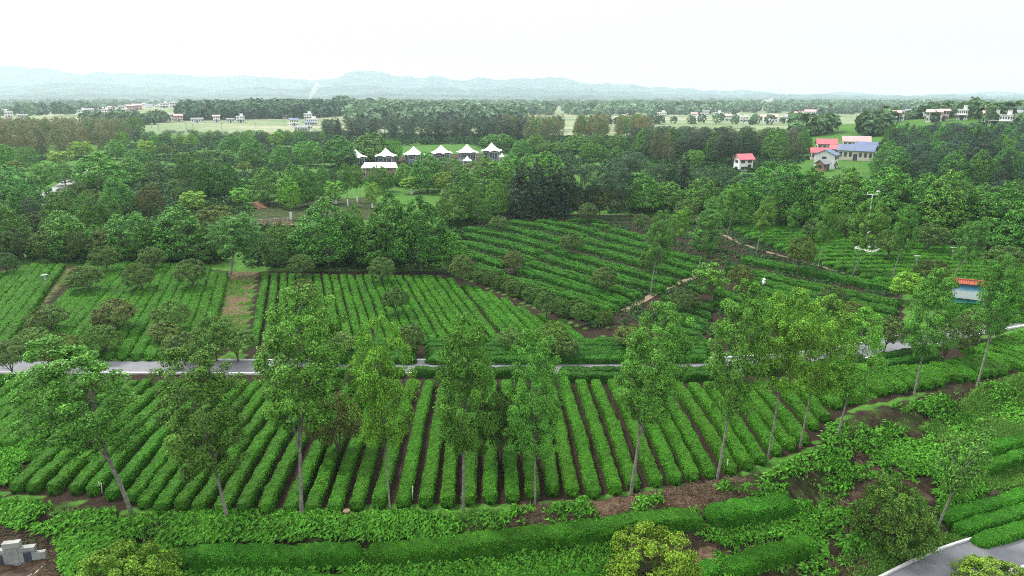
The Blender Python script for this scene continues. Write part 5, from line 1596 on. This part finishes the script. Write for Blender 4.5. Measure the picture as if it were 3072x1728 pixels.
wood('distant_wood', [([(535, 362), (900, 356), (1000, 350), (1040, 338), (800, 335), (545, 345)], 600, -9)], 'dark wooded hill in the valley left of the smoke', (.060, .125, .065), 9, 10, 3)
wood('distant_wood', [([(-200, 345), (240, 345), (420, 320), (700, 315), (560, 305), (-300, 306)], 700, -0.3), ([(1000, 350), (1560, 350), (1900, 345), (2500, 345), (3300, 345), (3600, 318), (1000, 316)], 2400, -0.4),
                      ([(1060, 375), (1560, 372), (1560, 345), (1050, 350)], 260, -0.8), ([(-900, 316), (3900, 316), (4200, 301), (-1200, 301)], 4200, -0.2)], 'scattered woods across the hazy plain', (.110, .190, .100), 13, 11, 8)
wood('distant_wood', [([(2380, 410), (2480, 408), (2490, 392), (2390, 390)], 40, -9), ([(2590, 410), (2660, 408), (2650, 388), (2590, 388)], 40, -9), ([(1800, 372), (2450, 376), (2460, 366), (1800, 362)], 26, -0.2), ([(240, 372), (460, 376), (520, 362), (250, 356)], 60, -0.2), ([(2640, 385), (3200, 398), (3200, 362), (2660, 360)], 150, -0.4)],
     'clumps of trees among the pale valley fields', (.08, .15, .06), 7, 7, 5)

def ridge(name, prof_px, dist, dpt, label, color, seed, rough=2.0):
    r = np.random.default_rng(seed)
    px = np.linspace(prof_px[0][0], prof_px[-1][0], 420)
    py = np.interp(px, [q[0] for q in prof_px], [q[1] for q in prof_px])
    py = py + rough * sum(np.sin(px * f_ + r.uniform(0, 6)) * a_ for f_, a_ in ((0.035, 1.3), (0.08, 1.1), (0.19, 0.9), (0.45, 0.5), (0.9, 0.3)))
    X = (px - 1536) / F * dist * 1.02
    top = np.maximum(np.array([span_height((0, dist, 0), y) for y in py]), 3.0)
    nv = 26; f = np.linspace(-1, 1, nv)
    V = np.empty((nv, len(px), 3))
    ph = r.uniform(0, 6.28, 6)
    for j, u in enumerate(f):
        spur = 0.5 + 0.5 * np.sin(X / dist * 38 + ph[0] + u * 1.5) * np.sin(X / dist * 17 + ph[1])
        k_ = np.clip(1 - abs(u), 0, 1) ** (0.85 + 0.9 * spur)
        V[j, :, 0] = X; V[j, :, 1] = dist + u * dpt
        V[j, :, 2] = top * k_ * (1 + 0.0 * spur) + r.normal(0, 1.2, len(px)) * (0.2 < k_) * (k_ < 0.97) - 1.0
    nx_ = len(px); ii = (np.arange(nv - 1)[:, None] * nx_ + np.arange(nx_ - 1)[None]).ravel()
    o = link(name, mesh_np(name, V.reshape(-1, 3), np.stack([ii, ii + 1, ii + 1 + nx_, ii + nx_], 1), [HILLM], smooth=True))
    return tag(o, kind='structure')
HILLM = plain("wooded_slopes", (.045, .085, .075), 0.95, 0.5, 0.012)
ridge('hills', [(-900, 235), (-300, 215), (0, 205), (120, 190), (240, 205), (310, 218), (480, 215), (640, 222), (760, 228), (850, 226), (960, 240), (1020, 235), (1100, 208), (1135, 207), (1180, 215), (1280, 232), (1330, 224), (1400, 240),
       (1440, 228), (1490, 240), (1560, 230), (1680, 230), (1720, 243), (1900, 255), (2050, 268), (2200, 272), (2340, 283), (2420, 285), (2470, 272), (2540, 284), (2700, 288), (2830, 281), (2900, 278), (3000, 284), (4000, 286)], 4700, 1300, 'far', None, 1, 1.6)
ridge('hills', [(-900, 270), (0, 268), (200, 252), (330, 245), (400, 250), (470, 262), (560, 255), (700, 270), (800, 262), (900, 265), (1000, 258), (1100, 252), (1200, 262), (1300, 258), (1400, 268), (1500, 262), (1700, 264), (1900, 276),
       (2100, 285), (2300, 281), (2600, 288), (2800, 285), (3100, 290), (4000, 290)], 3200, 850, 'near', None, 2, 1.5)
ridge('hills', [(-900, 290), (0, 287), (200, 284), (420, 280), (600, 288), (760, 281), (980, 286), (1200, 280), (1500, 286), (1700, 284), (2000, 294), (2400, 292), (2800, 296), (4000, 296)], 2200, 550, 'low', None, 4, 0.6)

# ------------------------------------------------------------------ smoke and haze
def volume_mat(name, dens, col, ani=0.0):
    m, n, l, out = new_mat(name)
    v = n.new("ShaderNodeVolumePrincipled"); v.inputs['Color'].default_value = col + (1,); v.inputs['Density'].default_value = dens; v.inputs['Anisotropy'].default_value = ani
    l.new(v.outputs[0], out.inputs['Volume'])
    return m
def smoke(px, py, top, drift, r0, r1, label, dens):
    P = ground(px, py); H_ = span_height(P, top)
    q = np.linspace(0, 1, 12); wob = np.sin(q * 9) * r0 * 0.6
    pts = np.c_[drift * q ** 1.6 + wob * q, np.zeros(12), H_ * q]
    V, Q = tube_np(pts, r0 + (r1 - r0) * q ** 1.2 * (1 + 0.15 * np.sin(q * 20)), 14)
    V = np.vstack([V, pts[0], pts[-1]]); k = 14; e_ = 11 * k
    capq = [[i, len(V) - 2, (i + 1) % k, i] for i in range(0)]
    me = bpy.data.meshes.new('smoke')
    F_ = [tuple(q_) for q_ in Q] + [tuple(range(k))[::-1], tuple(range(e_, e_ + k))]
    me.from_pydata([tuple(v) for v in V[:-2]], [], F_); me.update()
    me.materials.append(volume_mat('smoke_volume', dens, (0.95, 0.97, 1.0)))
    o = link('smoke', me, None, tuple(P)); o['label'] = label; tag(o, kind='stuff')
smoke(925, 318, 252, 26, 1.6, 8, 'thin white smoke plume rising over the wooded hill', 0.035)
smoke(2268, 332, 312, 26, 5, 12, 'low white smoke among trees above the right village', 0.035)

hz = MB().box((0, 3550, 152), (20000, 7700, 316))
o = hz.build('haze', volume_mat('hazy_air', 1.75e-4, (0.74, 0.90, 1.0), 0.2))
o['label'] = 'pale haze filling the valley'; tag(o, kind='stuff')
